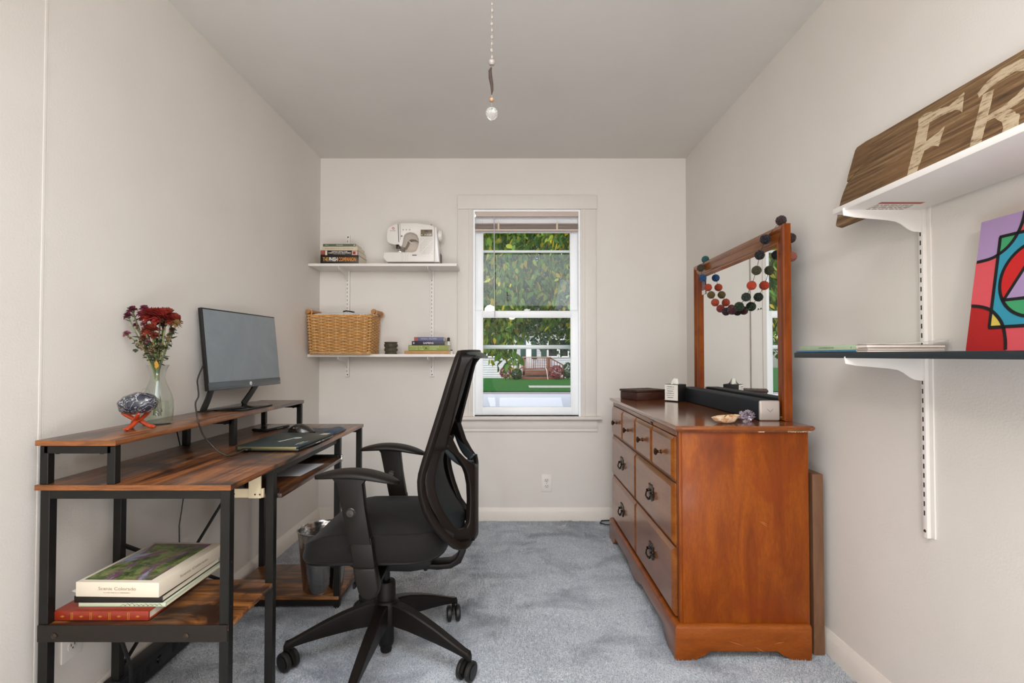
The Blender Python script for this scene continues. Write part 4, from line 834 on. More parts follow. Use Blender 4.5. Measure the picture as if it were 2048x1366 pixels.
# painted sign board
barn = wood('barn_wood', [(.25, '#3a2817'), (.42, '#6b4d30'), (.55, '#8a6a44'), (.72, '#a88c68')], (30, 1.1, 30), 3.0, .85, bump=.9, blotch=(6, .5, .75, '#7b5a38'), fine=34)
Us = V((.06, 0, .255)).normalized(); SB = Matrix((V((0, -1, 0)), Us, V((0, -1, 0)).cross(Us))).transposed().to_4x4(); SB.translation = V((1.090, 1.717, 1.5395))
sg = thing('painted_sign', (1.12, 1.2, 1.54), 'weathered wooden plank sign with cream painted capital letters leaning on the white shelf', 'sign')
ol = [(0.004, 0), (-.003, .006), (-.006, .05), (-.006, .095), (-.002, .118), (.008, .1475), (.030, .160), (.062, .1795), (.028, .1640), (.0045, .156), (.004, .178), (.008, .215), (.012, .262), (.020, .270), (.061, .273), (.12, .270), (.25, .268), (.42, .265), (.58, .2625), (.8, .260), (1.10, .259), (1.102, .13), (1.10, .002), (.7, 0), (.3, .001)]
obj('plank', MB().prism(ol, 'xy', -.022, 0, .0025, M=SB), barn, sg)
paint = N('cream_paint'); v = paint.coords((9, 1.4, 9)); f_ = paint.noise(v, 12, 6, .8); paint.l(paint.ramp(f_, [(.38, '#75593a'), (.46, '#b7a182'), (.6, '#c8b598')]), paint.p.inputs['Base Color']); paint.set(.8); paint.bump(f_, .3, .001)
def rough(pts, a=.0012, step=.006):
    out = []; n_ = len(pts)
    for i in range(n_):
        p, q = V(pts[i] + (0,)), V(pts[(i + 1) % n_] + (0,)); k = max(1, int((q - p).length / step))
        for j in range(k): r_ = p.lerp(q, j / k); out.append((r_.x + R.uniform(-a, a), r_.y + R.uniform(-a, a)))
    return out
def stroke(pts, ws_, name='painted_letter', par=sg, mt_=None, z=.0006):
    m = MB(); L = []; Rr = []
    P_ = [V(p + (0,)) for p in pts]
    for i, p in enumerate(P_):
        d = (P_[min(i + 1, len(P_) - 1)] - P_[max(0, i - 1)]).normalized(); nrm_ = V((-d.y, d.x, 0)); w_ = ws_[i] if isinstance(ws_, list) else ws_
        L.append(p + nrm_ * w_); Rr.append(p - nrm_ * w_)
    return [(q.x, q.y) for q in L] + [(q.x, q.y) for q in Rr[::-1]]
F_ = [(.290, .001), (.292, .068), (.295, .152), (.294, .215), (.288, .238), (.309, .244), (.394, .224), (.416, .232), (.434, .241), (.440, .184), (.424, .200), (.410, .203), (.334, .208), (.336, .153), (.378, .161), (.392, .170), (.386, .117), (.372, .127), (.338, .126), (.327, .068), (.326, .001)]
obj('painted_letter', MB().prism(rough(F_), 'xy', 0, .0007, M=SB), paint.m, sg, smooth=0)
m = MB(); m.prism(rough([(.486, .001), (.488, .068), (.494, .2), (.523, .2), (.5225, .14), (.519, .068), (.518, .001)]), 'xy', 0, .0007, M=SB)
bowl = [(.481, .206), (.505, .221), (.534, .228), (.575, .227), (.612, .212), (.630, .185), (.618, .155), (.590, .138), (.556, .130), (.521, .128)]
m.prism(rough(stroke(bowl, [.008, .013, .014, .013, .016, .018, .016, .012, .009, .008])), 'xy', 0, .0009, M=SB)
leg = [(.545, .126), (.572, .112), (.588, .09), (.592, .05), (.596, .02), (.63, .008)]
m.prism(rough(stroke(leg, [.006, .014, .018, .018, .016, .010])), 'xy', 0, .0008, M=SB); obj('painted_letter', m, paint.m, sg, smooth=0)
# painting on the black shelf
Up = V((.045, 0, .315)).normalized(); PM = Matrix((V((0, -1, 0)), Up, V((0, -1, 0)).cross(Up))).transposed().to_4x4(); PM.translation = V((1.095, 1.237, 1.1165))
pa = thing('abstract_painting', (1.11, 1.08, 1.116), 'abstract canvas of red, coral, lilac and blue shapes outlined in black', 'painting')
can = lambda c: plain(c, .75, var=.03, sc=60, bump=.3, bsc=700)
obj('canvas', MB().box(0, .31, 0, .316, -.018, -.0002, .001, M=PM), can('#c01f1e'), pa)
def patch(pts, col, z): obj('colour_patch', MB().prism(pts, 'xy', 0, z, M=PM), can(col), pa, smooth=0)
def arc(cx, cy, r, a0, a1, n_=24): return [(cx + r * math.cos(math.radians(a0 + (a1 - a0) * k / n_)), cy + r * math.sin(math.radians(a0 + (a1 - a0) * k / n_))) for k in range(n_ + 1)]
arc1 = [(0, .217), (.035, .219), (.057, .226), (.078, .240), (.094, .261), (.104, .288), (.108, .316)]
arc2 = [(0, .111), (.029, .106), (.054, .096), (.076, .076), (.089, .056), (.098, .027), (.102, 0)]
patch([(0.0005, .217)] + arc1[1:] + [(.0005, .316)], '#a98db8', .0004)
patch(arc1 + [(.31, .316), (.31, .2), (.31, 0)] + arc2[::-1], '#d8525a', .0003)
patch([(0, .217)] + arc1[1:4] + [(.078, .076)] + arc2[::-1][3:], '#d8525a', .0005)
patch([(.056, .055), (.250, .055), (.250, .267), (.056, .267)], '#2f93ad', .0007)
patch([(.056, .267), (.056, .226), (.078, .240), (.094, .261), (.094, .267)], '#3f9e68', .0009)
patch([(.056, .055), (.089, .056), (.076, .076), (.056, .092)], '#d9c153', .0009)
patch([(.250, .267), (.215, .267), (.230, .240), (.250, .230)], '#d9c153', .0009)
cxx, cyy, rr_ = .153, .158, .084
patch(arc(cxx, cyy, rr_, 0, 360, 48)[:-1], '#c81d1c', .0010)
patch([(.083, .116), (.223, .116), (.153, .236)], '#a98db8', .0012)
patch(arc(cxx, cyy, rr_, 210, 330, 24), '#3f9e68', .0013)
ln = MB()
def line(pts, w_=.0035):
    ln.prism(stroke(pts, w_), 'xy', .0008, .0018, M=PM)
def bez(p): # smooth a polyline
    out = []
    for i in range(len(p) - 1):
        a, b, c_, d = p[max(0, i - 1)], p[i], p[i + 1], p[min(len(p) - 1, i + 2)]
        for k in range(6):
            t_ = k / 6; out.append(tuple(.5 * ((2 * b[j]) + (-a[j] + c_[j]) * t_ + (2 * a[j] - 5 * b[j] + 4 * c_[j] - d[j]) * t_ ** 2 + (-a[j] + 3 * b[j] - 3 * c_[j] + d[j]) * t_ ** 3) for j in (0, 1)))
    return out + [p[-1]]
line(bez([(.003, .2172)] + arc1[1:])); line(bez([(.003, .1108)] + arc2[1:-1] + [(.1015, .003)])); line([(.056, .055), (.056, .267)]); line([(.054, .267), (.252, .267)]); line([(.054, .055), (.252, .055)]); line([(.25, .055), (.25, .267)])
line(arc(cxx, cyy, rr_, 0, 360, 60)); line([(.083, .116), (.153, .238)]); line([(.153, .238), (.223, .116)]); line([(.078, .116), (.228, .116)]); line(bez([(.204, .316), (.215, .28), (.23, .245), (.25, .228), (.31, .22)]))
obj('black_outline', ln, can('#0d0c0c'), pa, smooth=0)
# books on the black shelf
gb = book('book', .958, 1.160, 1.425, 1.705, 1.1225, 1.1370, plain('#a3b294', .5, var=.15, sc=20), 'pale green colouring book with its spine along the black shelf edge', spine='-x', hard=.0007)
text('COLORING BOOK', V((.9575, 1.56, 1.1275)), (0, -1, 0), (0, 0, 1), .0045, plain('#2c5560', .6), gb, width=.075)
text('t', V((.9575, 1.445, 1.1265)), (0, -1, 0), (0, 0, 1), .007, dark_print, gb)
mg = thing('magazine', (1.05, 1.55, 1.116), 'blue and orange covered magazine lying directly on the black shelf', 'magazine')
obj('cover', MB().box(.950, 1.155, 1.415, 1.712, 1.1163, 1.1173).box(.950, .9508, 1.415, 1.712, 1.1163, 1.1220), plain('#3f6f95', .4, var=.5, sc=30), mg); obj('pages', MB().box(.952, 1.154, 1.4145, 1.710, 1.1174, 1.1218), page_mat, mg)
papm = plain('#dccfc4', .8, var=.04, sc=200)
zt = 1.1163
for i, (dx, dy, hh, lb) in enumerate(((0, 0, .0050, 'cream notepad lowest of the paper stack on the black shelf'), (.004, .003, .0065, 'cream notepad second from the bottom of the paper stack on the black shelf'), (-.002, -.002, .0075, 'thick cream notepad near the top of the paper stack on the black shelf'))):
    t = thing('notepad', (1.06, 1.39, zt), lb, 'notepad', 'notepads on the black shelf')
    obj('pages', MB().box(.952 + dx, 1.160 + dx * .5, 1.372 + dy, 1.413, zt, zt + hh - .0008), papm, t); obj('cover', MB().box(.951 + dx, 1.161 + dx * .5, 1.371 + dy, 1.4135, zt + hh - .0008, zt + hh - .0002), plain('#6b5a50', .7, var=.3, sc=90), t); zt += hh + .0002
o = single('loose_paper', MB().grid(lambda a, b: V((.955 + .215 * a, 1.370 + .045 * b, zt + .0006 + .017 * max(0, a - .35) ** 1.3)), 20, 3), papm, (1.06, 1.39, zt), 'curled loose paper on top of the notepads on the black shelf', 'paper'); mod = o.modifiers.new('s', 'SOLIDIFY'); mod.thickness = .0012; mod.offset = 1
# ------------------------------------------------------------------ sewing machine
def sp(x, y, Y=3.30): k = 1024 / Y; return ((750 + x / 10.506 - 1024) / k, 1.1065 + (711 - 430 - y / 10.506) / k - .0015)
sw = thing('sewing_machine', (-.64, 3.35, 1.692), 'white electronic sewing machine standing on the upper shelf', 'sewing machine')
swm = plain('#e5dfd8', .3, var=.02)
body = [(240, 977), (160, 890), (175, 768), (500, 766), (780, 770), (850, 745), (893, 660), (912, 560), (905, 480), (870, 410), (800, 365), (720, 352), (655, 368), (612, 408), (592, 470), (582, 560), (560, 640), (525, 652), (480, 605), (400, 612), (300, 592), (245, 550), (225, 440), (240, 300), (285, 228), (400, 178), (520, 152), (850, 150), (1100, 180), (1225, 212), (1245, 262), (1245, 977)]
obj('body', MB().prism([sp(*p) for p in body], 'xz', 3.295, 3.405, .006, seg=3), swm, sw)
obj('side_panel', MB().prism([sp(1245, 235), sp(1282, 235), sp(1300, 400), sp(1345, 977), sp(1245, 977)], 'xz', 3.300, 3.40, .004), plain('#eceae8', .25, var=.02), sw)
obj('throat_recess', MB().prism([sp(600, 420), sp(655, 368), sp(720, 352), sp(800, 365), sp(870, 410), sp(905, 480), sp(912, 560), sp(880, 520), sp(830, 480), sp(740, 470), sp(670, 500), sp(640, 580), sp(600, 650), sp(560, 650), sp(582, 560)], 'xz', 3.33, 3.40), plain('#b3a79b', .5, var=.05), sw)
obj('throat_back', MB().prism([sp(560, 650), sp(600, 440), sp(700, 400), sp(850, 440), sp(910, 560), sp(880, 700), sp(780, 768), sp(560, 768)], 'xz', 3.395, 3.404), plain('#d8cabc', .5, var=.03), sw)
obj('presser_lever', MB().tube([V((sp(660, 490)[0], 3.34, sp(660, 490)[1])), V((sp(720, 545)[0], 3.33, sp(720, 545)[1])), V((sp(755, 560)[0], 3.33, sp(755, 560)[1]))], .003, 6), swm, sw)
wx_, wz_ = sp(1300, 385); obj('hand_wheel', MB().lathe([(.004, 0), (.028, 0), (.036, .004), (.037, .020), (.033, .027), (.010, .030)], 32, T(wx_, 3.345, wz_, ry=PI / 2)), swm, sw)
x0, z1_ = sp(955, 297); x1, z0_ = sp(1198, 437); lc = obj('display', MB().box(x0, x1, 3.2925, 3.296, z0_, z1_, .001), plain('#796b58', .25, var=.1), sw)
obj('display_glass', MB().box(*[sp(1035, 0)[0], sp(1115, 0)[0]], 3.2918, 3.2928, sp(0, 355)[1], sp(0, 308)[1]), plain('#5b5145', .2), lc)
for q in (980, 1050, 1093, 1168): obj('display_button', MB().lathe([(.0034, 0), (.0028, .001)], 12, T(sp(q, 0)[0], 3.2925, sp(0, 407)[1], rx=PI / 2)), plain('#e3d9c8', .5), lc)
m = MB()
for j_ in range(11):
    for i_ in range(9):
        if (i_ + j_) % 7 == 3: continue
        x, z = sp(950 + i_ * 30, 480 + j_ * 32); m.box(x - .0009, x + .0007, 3.2938, 3.2948, z - .0028, z + .0028)
obj('stitch_chart', m, plain('#a3958b', .6), sw, kind='stuff')
for q in (585, 652, 722): x, z = sp(q, 298); obj('control_button', MB().lathe([(.0042, 0), (.0035, .0015)], 14, T(x, 3.2945, z, rx=PI / 2)), plain('#a59a90', .5), sw)
x, z = sp(555, 432); obj('reverse_button', MB().lathe([(.0060, 0), (.0052, .002), (.0035, .002), (.003, .001)], 18, T(x, 3.2945, z, rx=PI / 2)), plain('#8d8278', .5), sw)
for q, w_, c_, y0, y1 in ((478, .0042, '#453b35', 175, 560), (515, .0018, '#6e645d', 160, 510)):
    a = sp(q, y0); b = sp(q + 18, y1); obj('thread_slot', MB().prism([(a[0] - w_ / 2, a[1]), (a[0] + w_ / 2, a[1]), (b[0] + w_ / 2, b[1]), (b[0] - w_ / 2, b[1])], 'xz', 3.2935, 3.2955), plain(c_, .6), sw)
x, z = sp(376, 266); obj('round_logo', MB().tube([(x + .0062 * math.cos(q), 3.2940, z + .0062 * math.sin(q)) for q in [2 * PI * k / 20 for k in range(20)]], .0016, 6, closed=True), plain('#a3201c', .5), sw)
text('SINGER', V((sp(368, 0)[0], 3.2945, sp(0, 325)[1])), (1, 0, 0), (0, 0, 1), .0042, plain('#9a3a34', .6), sw, width=.036, bold=.01)
dkm = plain('#332c28', .35, .7)
nx, nz = sp(485, 600); m = MB().box(nx - .020, nx + .024, 3.305, 3.325, nz - .006, nz + .006, .002).box(nx - .018, nx - .004, 3.31, 3.322, nz - .026, nz - .004, .002).box(nx + .002, nx + .010, 3.308, 3.318, nz - .040, nz - .004, .001)
obj('needle_clamp', m, dkm, sw); obj('presser_foot', MB().prism([(nx - .012, nz - .050), (nx + .016, nz - .050), (nx + .016, nz - .047), (nx + .006, nz - .040), (nx - .004, nz - .040)], 'xz', 3.306, 3.326, .0008), chrome, sw)
obj('needle', MB().tube([(nx + .006, 3.305, nz - .03), (nx + .006, 3.305, nz - .05)], .0009, 5), chrome, sw)
for q, h0, h1, mt_, rr_2 in ((490, 170, 118, dkm, .0018), (825, 155, 112, swm, .0022), (1155, 200, 148, plain('#6b625a', .4), .0038)):
    x = sp(q, 0)[0]; obj('spool_pin', MB().lathe([(rr_2, sp(0, h0)[1]), (rr_2, sp(0, h1)[1])], 10, T(x, 3.34, 0)), mt_, sw)
obj('slide_switch', MB().box(sp(778, 0)[0], sp(872, 0)[0], 3.2935, 3.2955, sp(0, 845)[1], sp(0, 828)[1]), dkm, sw)
obj('socket_cover', MB().prism([sp(1345, 750), sp(1362, 800), sp(1355, 985), sp(1345, 985)], 'xz', 3.36, 3.395), dkm, sw)
tm = MB()
for q in (560, 590, 640, 680): tm.tube([V((sp(q - 20, 775)[0], 3.294, sp(0, 775)[1])), V((sp(q, 880)[0], 3.293, sp(0, 880)[1])), V((sp(q - 12, 978)[0], 3.2925, sp(0, 975)[1]))], .0004, 4)
obj('loose_thread', tm, plain('#8e8177', .8), sw, kind='stuff')
# ------------------------------------------------------------------ upper shelf books
def fx(px, Y): return (px - 1024) * Y / 1024
def fz(py, Y): return 1.1065 + (711 - py) * Y / 1024
YF = 3.262
def U6(x): return fx(625 + x / 15.175, YF)
z0 = 1.6925; K = YF / 1024 / 15.175
bk = book('book', U6(215), U6(1385), YF, 3.44, z0, z0 + 260 * K, plain('#120d0a', .4, var=.05), 'thick black book with orange and white title, lowest on the upper shelf', hard=.0012)
zc = z0 + 80 * K
text('THE', V((U6(375), YF, zc)), (1, 0, 0), (0, 0, 1), 118 * K, plain('#e0a030', .6), bk, width=165 * K, bold=.02)
text('PHISH', V((U6(612), YF, zc)), (1, 0, 0), (0, 0, 1), 118 * K, white_print, bk, width=262 * K, bold=.02)
text('COMPANION', V((U6(1040), YF, zc)), (1, 0, 0), (0, 0, 1), 118 * K, plain('#dd8a2a', .6), bk, width=535 * K, bold=.02)
z0 += 261 * K; bk = book('book', U6(218), U6(1368), YF, 3.43, z0, z0 + 148 * K, plain('#2a1613', .45, var=.15), 'dark maroon paperback with cream printed title, second from the bottom on the upper shelf', hard=.0007)
text('LIVING WITH THE', V((U6(800), YF, z0 + 98 * K)), (1, 0, 0), (0, 0, 1), 28 * K, white_print, bk, width=480 * K, bold=.02)
text('HIMALAYAN MASTERS', V((U6(800), YF, z0 + 56 * K)), (1, 0, 0), (0, 0, 1), 31 * K, white_print, bk, width=680 * K, bold=.02)
text('SWAMI RAMA', V((U6(800), YF, z0 + 22 * K)), (1, 0, 0), (0, 0, 1), 20 * K, plain('#c9a88e', .6), bk, width=350 * K)
obj('spine_panel', MB().box(U6(1180), U6(1350), YF - .0006, YF + .0005, z0 + 8 * K, z0 + 138 * K), plain('#d6b2a0', .5), bk); obj('spine_picture', MB().box(U6(1205), U6(1290), YF - .0010, YF, z0 + 30 * K, z0 + 115 * K), plain('#8e3a24', .5, var=.4, sc=200), bk)
obj('spine_panel', MB().box(U6(365), U6(425), YF - .0006, YF + .0005, z0 + 4 * K, z0 + 138 * K), plain('#d8cdbd', .5), bk); obj('spine_picture', MB().box(U6(225), U6(350), YF - .0006, YF, z0 + 20 * K, z0 + 140 * K), plain('#9a4a3c', .5, var=.6, sc=120), bk)
z0 += 149 * K; bk = book('book', U6(270), U6(1345), YF + .001, 3.42, z0, z0 + 118 * K, plain('#cfc0a4', .55, var=.04), 'cream paperback, second from the top of the stack on the upper shelf', hard=.0006)
bars(bk, V((U6(790), YF + .001, z0 + 48 * K)), (1, 0, 0), (0, 0, 1), 880 * K, 26 * K, plain('#a8987e', .6))
z0 += 119 * K; bk = book('book', U6(290), U6(1290), YF + .002, 3.40, z0, z0 + 80 * K, plain('#55604a', .5, var=.05), 'thin sage green paperback on top of the stack on the upper shelf', hard=.0006)
for q, w_ in ((410, 110), (800, 210)): bars(bk, V((U6(q), YF + .002, z0 + 32 * K)), (1, 0, 0), (0, 0, 1), w_ * K, 20 * K, plain('#c9c7b2', .6))
obj('spine_dot', MB().lathe([(16 * K, 0), (16 * K, .0006)], 16, T(U6(1245), YF + .002, z0 + 42 * K, rx=PI / 2)), white_print, bk)
# lower shelf books and jars
YF = 3.262; K = YF / 1024 / 12.05
def U8(x): return fx(750 + x / 12.05, YF)
z0 = 1.1155
bk = book('book', U8(712), U8(1805), YF - .006, 3.44, z0, z0 + 80 * K, plain('#b98a54', .5, var=.25, sc=40), 'thin tan and orange softcover, lowest in the stack on the lower shelf', hard=.0006)
z0 += 82 * K; bk = book('book', U8(803), U8(1760), YF, 3.43, z0, z0 + 132 * K, plain('#8a9440', .5, var=.05), 'olive green hardback in the stack on the lower shelf', hard=.0015)
for s_, q, h_, w_ in (('FINDING THE', 985, 78, 310), ('MOTHER TREE', 1000, 22, 340), ('SUZANNE', 1430, 78, 220), ('SIMARD', 1400, 22, 180)): text(s_, V((U8(q), YF, z0 + h_ * K)), (1, 0, 0), (0, 0, 1), 30 * K, plain('#d6d9a8', .6), bk, width=w_ * K)
obj('spine_bird', MB().ball((U8(1230), YF - .0002, z0 + 62 * K), 26 * K, 2, (1, .04, .6)), plain('#3a4020', .6), bk)
z0 += 134 * K; bk = book('book', U8(885), U8(1680), YF + .001, 3.42, z0, z0 + 98 * K, plain('#251c33', .45, var=.08), 'dark purple paperback in the stack on the lower shelf', hard=.0006)
text('SAPIENS', V((U8(1285), YF + .001, z0 + 28 * K)), (1, 0, 0), (0, 0, 1), 44 * K, plain('#d9cbd2', .6), bk, width=250 * K, bold=.02)
obj('spine_bird', MB().ball((U8(932), YF + .001, z0 + 50 * K), 20 * K, 2, (1, .04, 1.2)), plain('#b9b4c4', .6), bk)
z0 += 100 * K; bk = book('book', U8(940), U8(1650), YF + .002, 3.41, z0, z0 + 94 * K, plain('#5b5f80', .5, var=.05), 'blue grey paperback with a red square on its spine, topmost on the lower shelf', hard=.0006)
text('HERBAL RECIPES', V((U8(1290), YF + .002, z0 + 36 * K)), (1, 0, 0), (0, 0, 1), 36 * K, plain('#c3bfd2', .6), bk, width=390 * K)
obj('red_square', MB().box(U8(945), U8(1032), YF + .0012, YF + .002, z0 + 3 * K, z0 + 90 * K), plain('#a8493c', .5, var=.2, sc=150), bk)
bw = thing('clay_cup', (-.785, 3.32, 1.115), 'small dark carved clay cup beside the wicker basket', 'cup')
obj('cup_body', MB().lathe([(.001, 0), (.038, 0), (.040, .006), (.036, .013), (.042, .022), (.043, .034), (.037, .041), (.043, .050), (.044, .062), (.039, .069), (.043, .078), (.041, .079), (.036, .070), (.034, .02), (.001, .01)], 36, T(-.785, 3.32, 1.1152), cap=False), plain('#4b4636', .35, var=.55, sc=55, bump=.6, bsc=90), bw)
for nm, px, z_, r, hgt, lb in (('small_bottle', 897, 1.1152, .012, .085, 'small white bottle with a black cap standing behind the stacked books'), ('small_jar', 903, 1.1152, .009, .022, 'tiny white jar with dark lid at the shelf end beside the books')):
    Yp = 3.38 if nm == 'small_bottle' else 3.31; x = fx(px, Yp); t = thing(nm, (x, Yp, z_), lb, 'bottle' if 'bottle' in nm else 'jar')
    obj('glass_body', MB().lathe([(.001, 0), (r, 0), (r, hgt * .8), (r * .6, hgt)], 18, T(x, Yp, z_)), plain('#dfe0dc', .3), t); obj('cap', MB().lathe([(r * .75, hgt), (r * .75, hgt * 1.25), (r * .4, hgt * 1.3)], 16, T(x, Yp, z_)), black_plastic, t)
# ------------------------------------------------------------------ wicker basket
wick = plain('#cf9c5e', .5, var=.3, sc=30, bump=.3, bsc=300)
bs = thing('wicker_basket', (-1.09, 3.32, 1.115), 'rectangular honey coloured wicker basket with wooden handles on the lower shelf', 'basket')
def bpt(u_, z, off=0):
    t_ = (z - 1.115) / .245; x0 = -1.272 - .014 * t_ - off; x1 = -.895 + .012 * t_ + off; y0 = 3.208 - .008 * t_ - off; y1 = 3.430 + .004 * t_ + off; r = .03
    W = x1 - x0; D = y1 - y0; per = 2 * (W + D); s_ = (u_ % 1) * per
    if s_ < W: p_ = (x0 + s_, y0)
    elif s_ < W + D: p_ = (x1, y0 + s_ - W)
    elif s_ < 2 * W + D: p_ = (x1 - (s_ - W - D), y1)
    else: p_ = (x0, y1 - (s_ - 2 * W - D))
    x, y = p_; cx = min(max(x, x0 + r), x1 - r); cy = min(max(y, y0 + r), y1 - r); d = V((x - cx, y - cy, 0))
    if d.length > r and (x != cx and y != cy): d = d.normalized() * r
    elif x != cx and y != cy: d = d
    return V((cx + d.x if x != cx else x, cy + d.y if y != cy else y, z))
def rounded(u_, z, off=0):
    p_ = bpt(u_, z, off); q_ = bpt(u_ + .012, z, off); o_ = bpt(u_ - .012, z, off); return (p_ * 2 + q_ + o_) / 4
NS = 28; w = MB()
for k in range(25):
    z = 1.126 + k * .0093; sgn = 1 if k % 2 else -1
    w.tube([rounded(a / 112, z + .0014 * math.sin(a * 2.1 + k) * .4 - (.012 * abs(math.sin(0)) if 0 else 0), .0055 * sgn * math.cos(PI * a / 4 * 1.0)) for a in range(112)], [.0044 + .0014 * max(-.8, sgn * math.cos(PI * a / 4)) for a in range(112)], 6, closed=True)
obj('weave', w, wick, bs, kind='stuff', smooth=60)
w = MB()
for k in range(NS): w.tube([rounded(k / NS, 1.118 + q * .235 / 6) for q in range(7)], .0034, 5)
obj('stakes', w, wick, bs, kind='stuff')
for z, rr_3, nm in ((1.3565, .0055, 'rim_braid'), (1.1215, .0058, 'foot_braid')):
    w = MB()
    for ph2 in (0, PI * .67, PI * 1.33): w.tube([rounded(a / 160, z + .0045 * math.sin(a * .9 + ph2), .0045 * math.cos(a * .9 + ph2)) for a in range(160)], .0038, 5, closed=True)
    obj(nm, w, wick, bs)
hm = plain('#a9753f', .45, var=.2, sc=40)
for x in (-1.283, -.873):
    o_ = obj('handle', MB().tube([(x, 3.212 + k * .022, 1.383) for k in range(11)], [.0135, .015, .0155, .0155, .015, .015, .015, .0155, .0155, .015, .0135], 14), hm, bs)
    for y in (3.235, 3.405): obj('handle_wrap', MB().tube([(x + .017 * math.cos(q), y + .004 * math.sin(q * 2), 1.378 + .020 * math.sin(q)) for q in [2 * PI * k / 16 for k in range(16)]], .004, 5, closed=True), wick, o_)
obj('basket_floor', MB().box(-1.26, -.91, 3.22, 3.42, 1.116, 1.124), wick, bs)
cl = single('folded_cloth', MB().grid(lambda a, b: V((-1.262 + .362 * a, 3.222 + .19 * b, 1.372 + .012 * math.sin(PI * a) * math.sin(PI * b) + .004 * noise.noise(V((a * 9, b * 6, 1))) - .05 * max(0, abs(2 * b - 1) - .85) - .1 * max(0, abs(2 * a - 1) - .93))), 40, 22), plain('#d9d9da', .9, var=.04), (-1.08, 3.32, 1.37), 'white folded cloth filling the top of the wicker basket', 'cloth')
mod = cl.modifiers.new('s', 'SOLIDIFY'); mod.thickness = .05; mod.offset = -1
single('dark_strap', MB().tube([(-1.10, 3.33, 1.392), (-1.08, 3.335, 1.397), (-1.05, 3.335, 1.393), (-1.03, 3.33, 1.388)], .005, 6, flat=(.004, .010)), black_plastic, (-1.07, 3.33, 1.39), 'black strap end lying on the white cloth in the basket', 'strap')
# ------------------------------------------------------------------ dresser
maple = wood('maple_side', [(.25, '#5c2506'), (.45, '#7e3904'), (.62, '#934907'), (.8, '#a3580c')], (5, 5, .9), 2.2, .38, coat=.08, bump=.05, blotch=(4.5, .52, .72, '#7a3208'), fine=40)
maple.node_tree.nodes['Principled BSDF'].inputs['Specular IOR Level'].default_value = .25
maple_y = wood('maple_front', [(.25, '#64300f'), (.45, '#824616'), (.62, '#975a22'), (.8, '#a66a2e')], (5, .9, 5), 2.4, .28, coat=.4, bump=.05, fine=40)
maple_top = wood('maple_top', [(.25, '#5d2f17'), (.45, '#7a4422'), (.62, '#8c5228'), (.8, '#99602f')], (5, .9, 5), 2.2, .16, coat=.6, bump=.03, fine=40)
maple_end = wood('maple_trim', [(.25, '#662c08'), (.5, '#8a450b'), (.75, '#a05516')], (.9, 5, 5), 3, .36, coat=.1, bump=.05)
maple_end.node_tree.nodes['Principled BSDF'].inputs['Specular IOR Level'].default_value = .3
dr = thing('dresser', (.85, 2.5, 0), 'orange brown maple dresser with eight drawers along the side wall', 'dresser')
BX0, BX1, BY0, BY1 = .615, 1.092, 1.895, 3.115
obj('side_panel', MB().box(BX0 + .012, BX1, BY0, BY0 + .02, .10, .826, .001), maple, dr)
obj('side_panel', MB().box(BX0 + .012, BX1, BY1 - .02, BY1, .10, .826, .001), maple, dr)
obj('corner_stile', MB().box(BX0, BX0 + .012, BY0, BY0 + .024, .126, .826, .002), maple, dr)
obj('corner_stile', MB().box(BX0, BX0 + .012, BY1 - .024, BY1, .126, .826, .002), maple, dr)
obj('carcass', MB().box(BX0 + .004, BX1 - .01, BY0 + .02, BY1 - .02, .12, .826), plain('#4a230e', .6, var=.1), dr)
tp = [(0, .8255), (.010, .8255), (.012, .829), (.018, .832), (.022, .838), (.022, .843), (.017, .8485), (0, .8485)]
def rect_sweep(x0, x1, y0, y1, prof_):  # profile offset outward, height
    t = bmesh.new(); rings = []
    for d, z in prof_: rings.append([t.verts.new(p) for p in ((x0 - d, y0 - d, z), (x1 + d, y0 - d, z), (x1 + d, y1 + d, z), (x0 - d, y1 + d, z))])
    for A, B in zip(rings, rings[1:]):
        for k in range(4): t.faces.new((A[k], A[(k + 1) % 4], B[(k + 1) % 4], B[k]))
    t.faces.new(rings[0][::-1]); t.faces.new(rings[-1]); m = MB(); return m._merge(t)
obj('top_board', rect_sweep(.618, 1.083, 1.893, 3.112, tp), maple_top, dr)
obj('top_edge_strip', MB().box(.619, 1.085, 1.8695, 1.8715, .836, .844, .0008), maple_end, dr)
w = MB()
for x, l in ((1.01, .03), (1.045, .05), (.90, .025)): w.prism(rough([(x, .8262), (x + l, .8262), (x + l, .8285), (x, .8280)], .0012, .004), 'xz', 1.8795, 1.8825)
obj('chipped_edge', w, plain('#d8c3a0', .8), dr)
obj('frieze_rail', MB().box(BX0 - .002, BX0 + .012, BY0 + .024, BY1 - .024, .806, .826, .001), maple_y, dr)
# plinth with bracket feet: near end, front, far end
def feet(a0, a1, h, foot, arch, mid=False):
    P_ = [(a0, 0), (a0 + foot * .72, 0), (a0 + foot * .78, .010), (a0 + foot, .018), (a0 + foot + .02, arch)]
    if mid:
        c_ = (a0 + a1) / 2; P_ += [(c_ - .13, arch), (c_ - .11, arch - .012), (c_ - .07, arch - .014), (c_ - .05, arch - .026), (c_ + .05, arch - .026), (c_ + .07, arch - .014), (c_ + .11, arch - .012), (c_ + .13, arch)]
    P_ += [(a1 - foot - .02, arch), (a1 - foot, .018), (a1 - foot * .78, .010), (a1 - foot * .72, 0), (a1, 0), (a1, h), (a0, h)]; return P_
PL0, PL1 = BY0 - .018, BY1 + .018
obj('plinth_end', MB().prism(feet(BX0 - .0215, BX1 - .004, .112, .105, .033), 'xz', PL0, PL0 + .018, .001), maple_end, dr)
obj('plinth_end', MB().prism(feet(BX0 - .0215, BX1 - .004, .112, .105, .033), 'xz', PL1 - .018, PL1, .001), maple_end, dr)
